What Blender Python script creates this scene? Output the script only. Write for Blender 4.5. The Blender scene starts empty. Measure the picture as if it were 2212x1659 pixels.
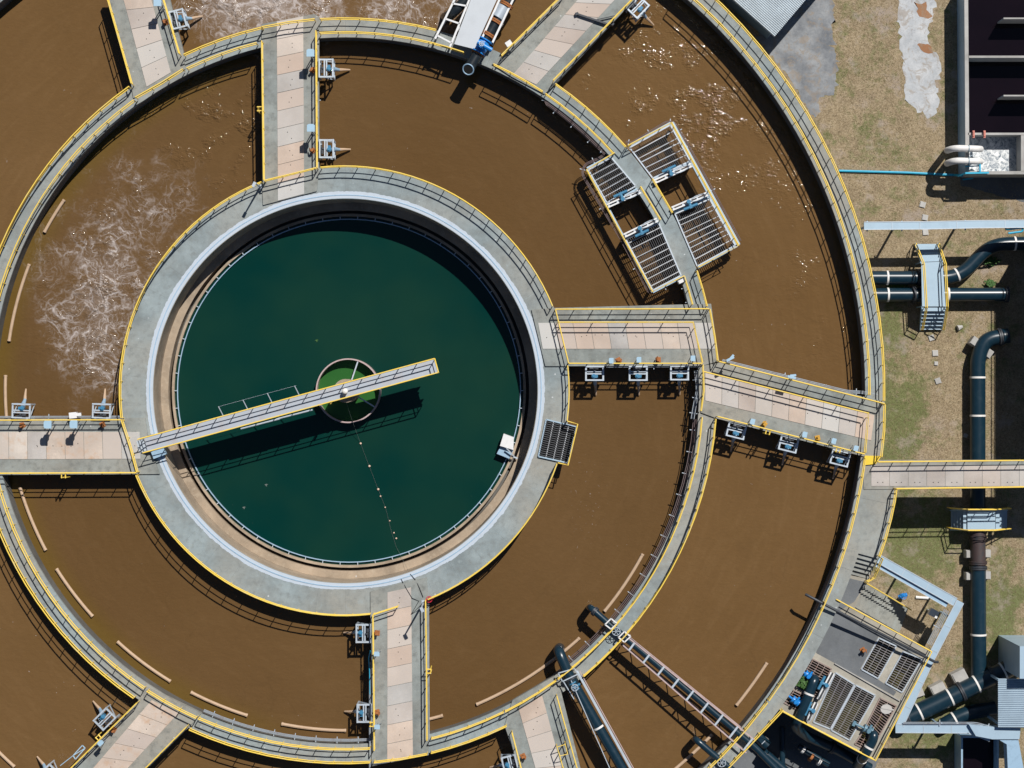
import bpy, math, random
from mathutils import Vector, Matrix, Euler
from mathutils.geometry import tessellate_polygon
random.seed(7)
SC = bpy.context.scene
COL = SC.collection
R = math.radians

# ---------------------------------------------------------------- camera, sky, sun, exposure
H = 130.0                     # drone height above the walkways (z = 0)
S = 32.0                      # survey units per metre at walkway level
cam = bpy.data.cameras.new('camera'); camo = bpy.data.objects.new('camera', cam); COL.objects.link(camo)
camo.location = (0, 0, H); camo.rotation_euler = (0, 0, 0)
cam.sensor_fit = 'HORIZONTAL'; cam.angle_x = 2*math.atan(1106/S/H)
cam.clip_start = 1; cam.clip_end = 2000
SC.camera = camo
SUN = Vector((0.38, 0.667, 1.0)).normalized()
w = bpy.data.worlds.new('World'); SC.world = w; w.use_nodes = True
nt = w.node_tree; nt.nodes.clear()
sky = nt.nodes.new('ShaderNodeTexSky'); sky.sky_type = 'NISHITA'; sky.sun_disc = False
sky.air_density = 0.8; sky.dust_density = 0.2; sky.ozone_density = 1.6; sky.sun_elevation = math.asin(SUN.z); sky.sun_rotation = math.atan2(SUN.x, SUN.y)
bg = nt.nodes.new('ShaderNodeBackground'); bg.inputs[1].default_value = 0.05
wo = nt.nodes.new('ShaderNodeOutputWorld')
nt.links.new(sky.outputs[0], bg.inputs[0]); nt.links.new(bg.outputs[0], wo.inputs[0])
sl = bpy.data.lights.new('sun', 'SUN'); sl.energy = 4.9; sl.angle = R(0.5); sl.color = (1, 0.965, 0.91)
so = bpy.data.objects.new('sun', sl); COL.objects.link(so)
so.rotation_euler = (-SUN).to_track_quat('-Z', 'Y').to_euler(); so.location = SUN*90
vs = SC.view_settings
vs.view_transform = 'Standard'; vs.look = 'None'; vs.exposure = 0.0; vs.gamma = 1; vs.use_curve_mapping = False

# ---------------------------------------------------------------- survey helpers
def P(px, py, z=0.0):
    k = (H - z)/H/S
    return Vector(((px-1106)*k, (829.5-py)*k, z))
def Q(pts, z=0.0): return [P(x, y, z) for x, y in pts]
C = Vector((-11.24, -0.46, 0))
def ang(p): return math.atan2(p.y-C.y, p.x-C.x)
def A(px, py, z=0.0): return ang(P(px, py, z))
def pol(r, a, z=0.0): return Vector((C.x+r*math.cos(a), C.y+r*math.sin(a), z))
WZ, GZ, CZ = -1.5, -4.5, -2.95      # brown water, ground, green water
RH = 1.05                            # railing height

# ---------------------------------------------------------------- mesh builder
class MB:
    def __init__(s): s.v=[]; s.f=[]; s.mi=[]; s.cur=0
    def add(s, vs_, fs):
        o=len(s.v); s.v += [Vector(p) for p in vs_]
        for f in fs: s.f.append([i+o for i in f]); s.mi.append(s.cur)
    def hexa(s, a, b):
        s.add(list(a)+list(b), [(3,2,1,0),(4,5,6,7),(0,1,5,4),(1,2,6,5),(2,3,7,6),(3,0,4,7)]); return s
    def box(s, c, size, rot=0.0):
        c=Vector(c); x,y,z=[d/2 for d in size]; m=Matrix.Rotation(rot,3,'Z')
        g=lambda zz:[c+m@Vector(q) for q in ((-x,-y,zz),(x,-y,zz),(x,y,zz),(-x,y,zz))]
        return s.hexa(g(-z), g(z))
    def bar(s, p, q, wd, ht, up=None):
        p=Vector(p); q=Vector(q); d=(q-p).normalized(); up=Vector(up) if up else Vector((0,0,1))
        if abs(d.dot(up))>0.99: up=Vector((1,0,0))
        sd=d.cross(up).normalized()*wd/2; u=sd.cross(d).normalized()*ht/2
        g=lambda c:[c-sd-u,c+sd-u,c+sd+u,c-sd+u]
        a,b=g(p),g(q)
        s.add(a+b,[(0,1,2,3),(7,6,5,4),(4,5,1,0),(5,6,2,1),(6,7,3,2),(7,4,0,3)]); return s
    def path(s, pts, wd, ht):
        for a,b in zip(pts[:-1],pts[1:]): s.bar(a,b,wd,ht)
        return s
    def tube(s, pts, r, n=8, closed=False):
        pts=[Vector(p) for p in pts]; N=len(pts); rr=r if isinstance(r,(list,tuple)) else [r]*N
        rings=[]; up=None
        for i in range(N):
            if closed: t=pts[(i+1)%N]-pts[i-1]
            else: t=pts[min(i+1,N-1)]-pts[max(i-1,0)]
            t.normalize()
            if up is None:
                up=Vector((0,0,1)) if abs(t.z)<0.9 else Vector((1,0,0))
            sd=t.cross(up)
            if sd.length<1e-4: sd=t.cross(Vector((1,0,0)))
            sd.normalize(); up=sd.cross(t).normalized()
            rings.append([pts[i]+(sd*math.cos(2*math.pi*k/n)+up*math.sin(2*math.pi*k/n))*rr[i] for k in range(n)])
        vs_=[p for g in rings for p in g]; fs=[]
        for i in range(N if closed else N-1):
            j=(i+1)%N
            for k in range(n): fs.append((i*n+k,j*n+k,j*n+(k+1)%n,i*n+(k+1)%n)[::-1])
        if not closed:
            fs.append(tuple(range(n))); fs.append(tuple((N-1)*n+k for k in range(n))[::-1])
        s.add(vs_,fs); return s
    def cyl(s, c, r, h, n=12, r2=None):
        c=Vector(c); return s.tube([c,c+Vector((0,0,h))],[r,r if r2 is None else r2],n)
    def prism(s, poly, z0, z1, holes=()):
        loops=[list(poly)]+[list(h) for h in holes]
        flat=[p for l in loops for p in l]; n=len(flat)
        tris=tessellate_polygon([[Vector((p[0],p[1],0)) for p in l] for l in loops])
        top=[Vector((p[0],p[1],z1)) for p in flat]; bot=[Vector((p[0],p[1],z0)) for p in flat]
        fs=[]
        for t in tris:
            a,b,c=[flat[i] for i in t]
            cr=(b[0]-a[0])*(c[1]-a[1])-(b[1]-a[1])*(c[0]-a[0])
            t=tuple(t) if cr>0 else tuple(t)[::-1]
            fs.append(t); fs.append(tuple(i+n for i in t)[::-1])
        o=0
        for li,l in enumerate(loops):
            ar=sum(l[i-1][0]*l[i][1]-l[i][0]*l[i-1][1] for i in range(len(l)))
            for i in range(len(l)):
                j=(i+1)%len(l); q=(o+i,o+i+n,o+j+n,o+j)
                if (ar>0)!=(li>0): q=q[::-1]
                fs.append(q)
            o+=len(l)
        s.add(top+bot,fs); return s
    def sheet(s, poly, z):
        tris=tessellate_polygon([[Vector((p[0],p[1],0)) for p in poly]])
        fs=[]
        for t in tris:
            a,b,c=[poly[i] for i in t]
            cr=(b[0]-a[0])*(c[1]-a[1])-(b[1]-a[1])*(c[0]-a[0])
            fs.append(tuple(t) if cr>0 else tuple(t)[::-1])
        s.add([Vector((p[0],p[1],z)) for p in poly],fs); return s
    def sector(s, r0, r1, a0, a1, z0, z1, n=96):
        full=abs(a1-a0)>2*math.pi-1e-4; N=n if full else n+1; vs_=[]; fs=[]
        for i in range(N):
            a=a0+(a1-a0)*i/n
            vs_+=[pol(r0,a,z0),pol(r1,a,z0),pol(r1,a,z1),pol(r0,a,z1)]
        for i in range(n):
            j=(i+1)%N; b=i*4; d=j*4
            for k in range(4): fs.append((b+k,b+(k+1)%4,d+(k+1)%4,d+k))
        if not full: fs+=[(3,2,1,0),tuple((N-1)*4+k for k in range(4))]
        s.add(vs_,fs); return s
    def sphere(s, c, r, n=10, sz=1.0):
        c=Vector(c); vs_=[]; fs=[]; m=n//2
        for i in range(m+1):
            t=math.pi*i/m
            for k in range(n):
                p=2*math.pi*k/n; vs_.append(c+Vector((r*math.sin(t)*math.cos(p),r*math.sin(t)*math.sin(p),r*sz*math.cos(t))))
        for i in range(m):
            for k in range(n): fs.append((i*n+k,(i+1)*n+k,(i+1)*n+(k+1)%n,i*n+(k+1)%n))
        s.add(vs_,fs); return s
    def ring(s, c, R_, r, n=16, m=6, axis=None):
        c=Vector(c); q=Vector((0,0,1)).rotation_difference(Vector(axis or (0,0,1)))
        return s.tube([c+q@Vector((R_*math.cos(2*math.pi*i/n),R_*math.sin(2*math.pi*i/n),0)) for i in range(n)],r,m,closed=True)
    def build(s, name, mats, parent=None, smooth=True, local=False):
        if not isinstance(mats,(list,tuple)): mats=[mats]
        me=bpy.data.meshes.new(name)
        if parent is not None:
            o=Vector((0,0,0)) if local else world_loc(parent)
        else:
            xs=[p.x for p in s.v]; ys=[p.y for p in s.v]
            o=Vector(((min(xs)+max(xs))/2,(min(ys)+max(ys))/2,min(p.z for p in s.v)))
        me.from_pydata([tuple(p-o) for p in s.v],[],s.f); me.validate(); me.update()
        for m in mats: me.materials.append(m)
        if len(me.polygons)==len(s.mi): me.polygons.foreach_set('material_index',s.mi)
        if smooth:
            me.polygons.foreach_set('use_smooth',[True]*len(me.polygons)); me.set_sharp_from_angle(angle=R(38))
        ob=bpy.data.objects.new(name,me); COL.objects.link(ob)
        if parent is not None: ob.parent=parent
        else: ob.location=o
        return ob

def world_loc(o):
    l=Vector(o.location)
    while o.parent: o=o.parent; l+=Vector(o.location)
    return l
def tag(o, label=None, cat=None, group=None, kind=None):
    if label: o['label']=label
    if cat: o['category']=cat
    if group: o['group']=group
    if kind: o['kind']=kind
    return o
def thing(name, label, cat, loc, rot=0.0, group=None):
    o=bpy.data.objects.new(name,None); COL.objects.link(o); o.empty_display_size=0.3
    o.location=loc; o.rotation_euler=(0,0,rot); return tag(o,label,cat,group)
def copy_tree(o, parent=None):
    c=o.copy(); COL.objects.link(c); c.parent=parent
    for ch in o.children: copy_tree(ch,c)
    return c

# ---------------------------------------------------------------- materials
def newmat(name):
    m=bpy.data.materials.new(name); m.use_nodes=True; t=m.node_tree
    b=t.nodes['Principled BSDF']; return m,t,b
class N:
    """tiny node helper"""
    def __init__(s,t): s.t=t; s.pos=t.nodes.new('ShaderNodeNewGeometry').outputs['Position']
    def link(s,a,b): s.t.links.new(a,b)
    def setin(s,sock,v):
        if hasattr(v,'is_output'): s.link(v,sock)
        elif isinstance(v,(tuple,list)) and len(v)==3 and sock.type=='RGBA': sock.default_value=(*v,1)
        else: sock.default_value=v
    def noise(s,scale,detail=4,rough=.55,vec=None,dist=0.0):
        n=s.t.nodes.new('ShaderNodeTexNoise'); s.link(vec or s.pos,n.inputs['Vector'])
        n.inputs['Scale'].default_value=scale; n.inputs['Detail'].default_value=detail; n.inputs['Roughness'].default_value=rough; n.inputs['Distortion'].default_value=dist
        return n.outputs['Fac']
    def noisec(s,scale,detail=3,vec=None):
        n=s.t.nodes.new('ShaderNodeTexNoise'); s.link(vec or s.pos,n.inputs['Vector']); n.inputs['Scale'].default_value=scale; n.inputs['Detail'].default_value=detail
        return n.outputs['Color']
    def voro(s,scale,feature='F1',vec=None,rand=1.0,out='Distance'):
        n=s.t.nodes.new('ShaderNodeTexVoronoi'); n.feature=feature; s.link(vec or s.pos,n.inputs['Vector'])
        n.inputs['Scale'].default_value=scale; n.inputs['Randomness'].default_value=rand; return n.outputs[out]
    def math(s,op,a,b=0.0,c=0.0,clamp=False):
        n=s.t.nodes.new('ShaderNodeMath'); n.operation=op; n.use_clamp=clamp
        s.setin(n.inputs[0],a); s.setin(n.inputs[1],b); s.setin(n.inputs[2],c); return n.outputs[0]
    def vmath(s,op,a,b=(0,0,0)):
        n=s.t.nodes.new('ShaderNodeVectorMath'); n.operation=op; s.setin(n.inputs[0],a); s.setin(n.inputs[1],b)
        return n.outputs['Value'] if op in('LENGTH','DISTANCE','DOT_PRODUCT') else n.outputs[0]
    def vscale(s,a,k):
        n=s.t.nodes.new('ShaderNodeVectorMath'); n.operation='SCALE'; s.link(a,n.inputs[0]); n.inputs[3].default_value=k; return n.outputs[0]
    def ramp(s,f,stops,interp='LINEAR'):
        n=s.t.nodes.new('ShaderNodeMapRange'); n.clamp=True
        s.setin(n.inputs[0],f); n.inputs[1].default_value=stops[0]; n.inputs[2].default_value=stops[1]
        n.inputs[3].default_value=stops[2] if len(stops)>2 else 0; n.inputs[4].default_value=stops[3] if len(stops)>3 else 1
        if interp!='LINEAR': n.interpolation_type=interp
        return n.outputs[0]
    def mix(s,f,a,b,mode='MIX'):
        n=s.t.nodes.new('ShaderNodeMix'); n.data_type='RGBA'; n.blend_type=mode
        s.setin(n.inputs[0],f); s.setin(n.inputs[6],a); s.setin(n.inputs[7],b); return n.outputs[2]
    def bump(s,h,strength,dist=0.1,normal=None):
        n=s.t.nodes.new('ShaderNodeBump'); n.inputs['Strength'].default_value=strength; n.inputs['Distance'].default_value=dist
        s.link(h,n.inputs['Height'])
        if normal: s.link(normal,n.inputs['Normal'])
        return n.outputs[0]
    def sep(s,v=None):
        n=s.t.nodes.new('ShaderNodeSeparateXYZ'); s.link(v or s.pos,n.inputs[0]); return n.outputs
    def blob(s,cx,cy,rx,ry,soft=1.0):
        x,y,_=s.sep(); dx=s.math('DIVIDE',s.math('SUBTRACT',x,cx),rx); dy=s.math('DIVIDE',s.math('SUBTRACT',y,cy),ry)
        d=s.math('SQRT',s.math('ADD',s.math('MULTIPLY',dx,dx),s.math('MULTIPLY',dy,dy)))
        return s.ramp(d,(1.0,1.0-soft,0,1),'SMOOTHSTEP')
def setb(t,b,**k):
    for key,v in k.items():
        sk=b.inputs[key.replace('_',' ')]
        if hasattr(v,'is_output'): t.links.new(v,sk)
        elif isinstance(v,tuple): sk.default_value=(*v,1)
        else: sk.default_value=v

def paint(name,col,rough=.5,metal=0.0,wear=.25,scale=3.0,dirt=None):
    m,t,b=newmat(name); n=N(t)
    f=n.noise(scale,5); dk=dirt or tuple(c*.45 for c in col)
    c=n.mix(n.math('MULTIPLY',n.ramp(f,(.5,.72)),wear),col,dk)
    c=n.mix(n.math('MULTIPLY',n.ramp(n.noise(scale*9,3),(.55,.75)),wear*.6),c,dk)
    setb(t,b,Base_Color=c,Roughness=rough,Metallic=metal); return m
def concrete(name,col,stain=.5,polar=False,spots=True,scale=1.0,tint=(.25,.22,.17),rand=0.0,warm=None):
    m,t,b=newmat(name); n=N(t)
    f1=n.noise(.35*scale,6,.6); f2=n.noise(2.2*scale,6,.65); f3=n.noise(14*scale,4,.7)
    dk=tuple(c*.55 for c in col); lt=tuple(min(.75,c*1.28) for c in col)
    c=n.mix(n.ramp(f1,(.35,.66)),dk,lt); c=n.mix(.35,c,col)
    if warm: c=n.mix(n.math('MULTIPLY',n.ramp(n.noise(.11,4),(.42,.62)),.75),c,warm)
    c=n.mix(n.math('MULTIPLY',n.ramp(f2,(.5,.75)),stain),c,tint)
    c=n.mix(n.math('MULTIPLY',n.ramp(f2,(.44,.27)),min(1,stain*.7)),c,lt)
    c=n.mix(n.ramp(f3,(.35,.7,0,.22)),c,dk)
    if rand:
        oi=t.nodes.new('ShaderNodeObjectInfo').outputs['Random']
        c=n.mix(n.math('MULTIPLY',oi,rand),c,(.52,.525,.51))
        oi2=n.math('FRACT',n.math('MULTIPLY',oi,7.3))
        c=n.mix(n.math('MULTIPLY',oi2,.45),c,(.47,.32,.235),'MIX')
    if polar:
        x,y,_=n.sep(); a=n.math('ARCTAN2',n.math('SUBTRACT',y,C.y),n.math('SUBTRACT',x,C.x))
        fr=n.math('FRACT',n.math('MULTIPLY',a,polar/6.28318)); d=n.math('ABSOLUTE',n.math('SUBTRACT',fr,.5))
        c=n.mix(n.ramp(d,(.0022,.0012,0,.7)),c,(.07,.07,.07))
    if spots:
        wv=n.vmath('ADD',n.pos,n.vscale(n.noisec(5),.12))
        v=n.voro(1.15,vec=wv); k=n.ramp(v,(.075,.035)); k=n.math('MULTIPLY',k,n.ramp(n.noise(.5,2),(.42,.6)))
        c=n.mix(n.math('MULTIPLY',k,.8),c,(.62,.64,.66))
    setb(t,b,Base_Color=c,Roughness=.88,Normal=n.bump(f3,.25,.02)); return m

M={}
M['deck']=concrete('walkway_concrete',(.262,.308,.318),.8,polar=46,warm=(.33,.305,.255),tint=(.17,.18,.175))
M['deckbr']=concrete('bridge_concrete',(.255,.28,.27),.85,tint=(.13,.135,.125),warm=(.33,.30,.25))
M['wall']=concrete('tank_wall_concrete',(.13,.125,.115),.6,spots=False,tint=(.07,.065,.055))
M['panel']=concrete('cover_slab_concrete',(.56,.46,.385),.30,spots=False,scale=.8,tint=(.50,.34,.24),rand=.9)
M['panelr']=concrete('rust_stained_slab_concrete',(.57,.49,.42),.95,spots=False,scale=.6,tint=(.50,.27,.12),rand=.4)
M['panelg']=concrete('grey_cover_slab_concrete',(.45,.43,.41),.25,spots=False,scale=.8,tint=(.40,.33,.27),rand=.5)
M['holeshade']=paint('hole_shade_black',(.012,.011,.01),.9)  # flat black painting the shade inside holes and hollows
M['plat']=concrete('platform_concrete',(.37,.345,.29),.5,tint=(.25,.22,.17))
M['asphalt']=concrete('worn_dark_screed',(.135,.145,.155),.4,tint=(.21,.215,.215),scale=.7,spots=False)
M['pale']=concrete('pale_concrete',(.43,.42,.40),.25,tint=(.33,.28,.24))
M['ledge']=concrete('stained_ledge_concrete',(.37,.29,.21),.55,tint=(.50,.43,.33),scale=1.4)
M['white']=paint('white_rim_paint',(.47,.53,.60),.7,wear=.5,scale=1.6,dirt=(.40,.45,.50))
M['yellow']=paint('yellow_rail_paint',(.86,.60,.09),.45,wear=.55,scale=1.6,dirt=(.70,.60,.34))
M['yelpl']=paint('yellow_plate_paint',(.78,.55,.04),.5,wear=.15)
M['steel']=paint('galvanised_steel',(.50,.56,.62),.45,.25,.3,4)
M['steelb']=paint('blue_grey_steel',(.33,.48,.62),.45,.15,.3,4)
M['tray']=paint('pale_blue_tray_sheet',(.36,.48,.58),.45,.1,.18,.9)
M['pinkrack']=paint('faded_primer_steel',(.47,.36,.35),.6,.1,.4,3,(.30,.17,.14))
M['pipe']=paint('dark_teal_pipe_coating',(.006,.024,.040),.30,0,.35,2.5,(.028,.052,.07))
M['pipeblk']=paint('black_pipe',(.012,.017,.022),.35,0,.3,2,(.05,.06,.065))
M['rustpipe']=paint('rusty_pipe',(.055,.035,.034),.6,0,.7,2.2,(.02,.035,.045))
M['valve']=paint('bright_blue_enamel',(.015,.22,.62),.35,0,.2,4)
M['valveg']=paint('grey_blue_enamel',(.12,.23,.30),.45,0,.3,4)
M['motor']=paint('blue_motor_enamel',(.05,.20,.34),.4,0,.25,5)
M['rust']=paint('rusty_iron',(.36,.13,.035),.8,0,.7,8,(.09,.035,.02))
M['ochre']=paint('ochre_enamel',(.55,.30,.03),.5,0,.4,6)
M['boxblue']=paint('pale_blue_cabinet',(.34,.50,.62),.5,0,.15,3)
M['whitebox']=paint('white_cabinet',(.72,.72,.72),.5,0,.2,4)
M['band']=paint('white_strap',(.75,.73,.70),.6,0,.3,6)
M['tan']=paint('tan_plank',(.50,.355,.24),.75,0,.35,2.5,(.32,.21,.13))
M['darkst']=paint('dark_steel',(.05,.055,.065),.5,.3,.3,4)
M['conduit']=paint('grey_conduit',(.38,.43,.48),.45,.3,.4,2,(.20,.10,.08))
M['conduitdk']=paint('rusty_dark_conduit',(.16,.12,.12),.55,.2,.6,2,(.07,.03,.03))
M['rackplate']=paint('pale_grey_sheet',(.50,.53,.56),.5,.05,.3,1.2,(.38,.40,.42))
M['gratedk']=paint('dark_grating_bar',(.10,.105,.115),.55,.3,.3,3,(.06,.05,.05))
M['cyan']=paint('cyan_pipe_paint',(.02,.38,.58),.4,0,.2,2)
M['redv']=paint('red_enamel',(.50,.02,.05),.4,0,.2,5)
M['redbr']=paint('faded_red_paint',(.62,.22,.17),.6,0,.3,4)
M['deckmetal']=paint('scraper_deck_plate',(.40,.44,.50),.5,.1,.45,1.4,(.42,.33,.29))
M['rope']=paint('pale_rope',(.12,.15,.14),.8)
M['cable']=paint('black_cable',(.02,.02,.025),.6)
M['float']=paint('pale_orange_float',(.68,.50,.38),.6)
M['plantm']=paint('leaf_green',(.04,.11,.02),.7,0,.5,9,(.09,.15,.03))

# grating steel, grating rust
M['grate']=paint('grating_glint_steel',(.46,.48,.50),.5,.3,.4,3,(.22,.17,.15))  # paler than the dark bars: light reflected off the flats is painted in
M['gratemid']=paint('worn_grating_steel',(.27,.26,.26),.55,.3,.5,3,(.18,.12,.10))
M['graterust']=paint('rusty_grating',(.30,.235,.21),.65,.2,.6,3,(.25,.10,.06))

def corrugated(name,col,axis):
    m,t,b=newmat(name); n=N(t)
    c=n.mix(n.ramp(n.noise(.8,5),(.4,.7,0,.5)),col,tuple(x*.7 for x in col))
    setb(t,b,Base_Color=c,Roughness=.5,Metallic=.1); return m
M['roof']=corrugated('pale_roof_sheet',(.62,.68,.72),0)
M['roofdk']=corrugated('grey_blue_roof_sheet',(.33,.42,.50),0)

# brown mixed liquor
def brown():
    m,t,b=newmat('brown_liquor'); n=N(t)
    base=n.mix(n.ramp(n.noise(.05,3),(.35,.65)),(.133,.0735,.027),(.161,.0915,.0365))
    base=n.mix(n.ramp(n.noise(.6,6,.65,dist=1.2),(.55,.78,0,.16)),base,(.095,.057,.025))
    base=n.mix(n.ramp(n.noise(2.5,5,.6),(.50,.75,0,.07)),base,(.24,.155,.08))
    wv0=n.vmath('ADD',n.pos,n.vscale(n.noisec(.7,5),1.8))
    base=n.mix(n.math('MULTIPLY',n.ramp(n.voro(.5,'DISTANCE_TO_EDGE',wv0),(.05,.0)),n.ramp(n.noise(.3,3),(.5,.66,0,.16))),base,(.075,.042,.018))
    x,y,_=n.sep(); r=n.math('SQRT',n.math('ADD',n.math('POWER',n.math('SUBTRACT',x,C.x),2),n.math('POWER',n.math('SUBTRACT',y,C.y),2)))
    a=n.math('ARCTAN2',n.math('SUBTRACT',y,C.y),n.math('SUBTRACT',x,C.x))
    cv=t.nodes.new('ShaderNodeCombineXYZ'); n.setin(cv.inputs[0],n.math('MULTIPLY',r,1.1)); n.setin(cv.inputs[1],n.math('MULTIPLY',a,7.0))
    st=n.noise(.9,6,.62,vec=cv.outputs[0],dist=1.6)
    base=n.mix(n.ramp(st,(.35,.70,.15,0)),base,(.085,.048,.019)); base=n.mix(n.ramp(st,(.52,.80,0,.13)),base,(.21,.135,.068))
    base=n.mix(n.ramp(r,(24.6,24.4,0,.31)),base,(.070,.038,.014))
    # olive, thinner liquid close to the walls of the middle ring
    near=n.math('MULTIPLY',n.ramp(r,(22.0,23.8),'SMOOTHSTEP'),n.ramp(r,(24.2,24.1)))
    near=n.math('MULTIPLY',near,n.ramp(x,(-14,-20)))
    base=n.mix(n.math('MULTIPLY',near,.55),base,(.125,.080,.012))
    # foam fields
    f1=n.math('MAXIMUM',n.math('MULTIPLY',n.blob(-28.0,6.0,7.2,11.5,1),1.0),n.math('MULTIPLY',n.blob(-27.4,3.0,4.6,6.8,1),1.25))
    f2=n.math('MAXIMUM',n.math('MULTIPLY',n.blob(-16.8,26.6,8.5,6.0,1),1.7),n.math('MULTIPLY',n.blob(-7.0,26.4,9.0,4.2,1),.9))
    f3=n.math('MULTIPLY',n.blob(-25,12,8,8,1),.50)
    field=n.math('MAXIMUM',n.math('MAXIMUM',f1,f2),f3)
    field=n.math('MULTIPLY',field,n.ramp(n.noise(.42,5,.65),(.34,.60,.30,1.25)))
    wv=n.vmath('ADD',n.pos,n.vscale(n.noisec(.32,3),3.2)); wv=n.vmath('ADD',wv,n.vscale(n.noisec(1.6,4),.75))
    l1=n.ramp(n.voro(.62,'DISTANCE_TO_EDGE',wv),(.10,.0)); l2=n.ramp(n.voro(1.7,'DISTANCE_TO_EDGE',wv),(.11,.0)); l3=n.ramp(n.voro(4.2,'DISTANCE_TO_EDGE',wv),(.16,.0))
    lace=n.math('MAXIMUM',l1,n.math('MAXIMUM',n.math('MULTIPLY',l2,.85),n.math('MULTIPLY',l3,.55)))
    lace=n.math('MULTIPLY',lace,n.ramp(n.noise(2.2,5,.7,vec=wv),(.34,.62,.12,1.0)))
    fmask=n.ramp(n.math('ADD',field,n.math('MULTIPLY',n.math('SUBTRACT',n.noise(.8,4,.6,vec=wv),.5),.9)),(.18,.75))
    foam=n.math('MULTIPLY',n.math('MULTIPLY',fmask,n.ramp(field,(.06,.22))),n.ramp(lace,(.14,.85,0,.70)))
    foam=n.math('ADD',foam,n.math('MULTIPLY',n.math('POWER',field,2.0),.11))
    # scattered froth flecks
    fm=n.math('MAXIMUM',n.blob(1.3,20.2,6.5,4.2,1),n.math('MULTIPLY',n.blob(5.2,-7.6,2.8,6.5,1),.9))
    fl=n.math('MULTIPLY',n.ramp(n.voro(3.6,vec=wv),(.15,.06)),n.ramp(n.math('ADD',n.math('MULTIPLY',fm,.5),n.math('MULTIPLY',field,.65)),(.18,.6)))
    rare=n.math('MULTIPLY',n.ramp(n.voro(1.1,vec=wv),(.055,.03)),n.ramp(n.noise(.22,3),(.50,.62,0,.55)))
    foam=n.math('MAXIMUM',foam,n.math('MAXIMUM',n.math('MULTIPLY',fl,.55),rare),clamp=True)
    col=n.mix(foam,base,(.50,.45,.43))
    # ripples: strong chop in the stirred fields, a gentle swell elsewhere
    chop=n.math('MAXIMUM',n.math('MULTIPLY',n.blob(13.0,20.0,12,11,1),1.2),n.math('MAXIMUM',n.math('MULTIPLY',field,1.3),n.math('MULTIPLY',n.blob(-20,18,10,9,1),1.5)))
    chop=n.math('MULTIPLY',chop,n.ramp(n.noise(.55,4),(.50,.68)))
    chop=n.math('ADD',chop,n.math('MULTIPLY',n.blob(21.5,11,7,15,1),n.ramp(n.noise(.4,3),(.5,.66,0,.55))))
    hv=n.vmath('MULTIPLY',n.pos,(.85,1.25,1.0))
    h=n.math('MULTIPLY',n.noise(4.2,2.5,.5,vec=hv,dist=.5),n.math('ADD',.018,n.math('MULTIPLY',chop,.145)))
    h=n.math('ADD',h,n.math('MULTIPLY',n.noise(.9,2,vec=hv),.03))
    bmp=n.bump(h,1.0,1.0)
    setb(t,b,Base_Color=col,Roughness=n.math('ADD',.06,n.math('MULTIPLY',foam,.5)),IOR=1.33,Normal=bmp); return m
M['brown']=brown()
def green():
    m,t,b=newmat('clear_green_water'); n=N(t)
    c=n.mix(n.ramp(n.noise(.10,3),(.35,.65)),(.0008,.027,.023),(.007,.036,.024))
    c=n.mix(n.ramp(n.noise(.5,4),(.5,.8,0,.35)),c,(.006,.030,.020))
    c=n.mix(n.ramp(n.voro(.9),(.03,.015,0,.12)),c,(.2,.22,.15))
    setb(t,b,Base_Color=c,Roughness=.14,IOR=1.33,Normal=n.bump(n.noise(1.1,2),.05,.05)); return m
M['green']=green()
def pond(name,c1,c2):
    m,t,b=newmat(name); n=N(t)
    setb(t,b,Base_Color=n.mix(n.noise(.4,4),c1,c2),Roughness=.1,IOR=1.33,Normal=n.bump(n.noise(2,3),.15,.05)); return m
M['algae']=pond('algae_green_water',(.016,.085,.018),(.04,.14,.035))
M['black']=pond('black_water',(.004,.003,.005),(.009,.005,.008))
M['murk']=pond('murky_green_water',(.05,.045,.012),(.07,.06,.018))
def froth():
    m,t,b=newmat('white_frothing_water'); n=N(t)
    wv=n.vmath('ADD',n.pos,n.vscale(n.noisec(1.2,5),1.2))
    f=n.ramp(n.noise(1.6,7,.72,vec=wv,dist=1.5),(.38,.58))
    f=n.math('MAXIMUM',f,n.math('MULTIPLY',n.ramp(n.noise(6,5,.7,vec=wv),(.45,.6)),.8))
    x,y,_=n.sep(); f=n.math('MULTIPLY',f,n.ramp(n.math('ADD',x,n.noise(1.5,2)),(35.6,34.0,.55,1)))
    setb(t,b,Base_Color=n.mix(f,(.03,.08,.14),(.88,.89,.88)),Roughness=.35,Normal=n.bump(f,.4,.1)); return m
M['froth']=froth()
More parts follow.
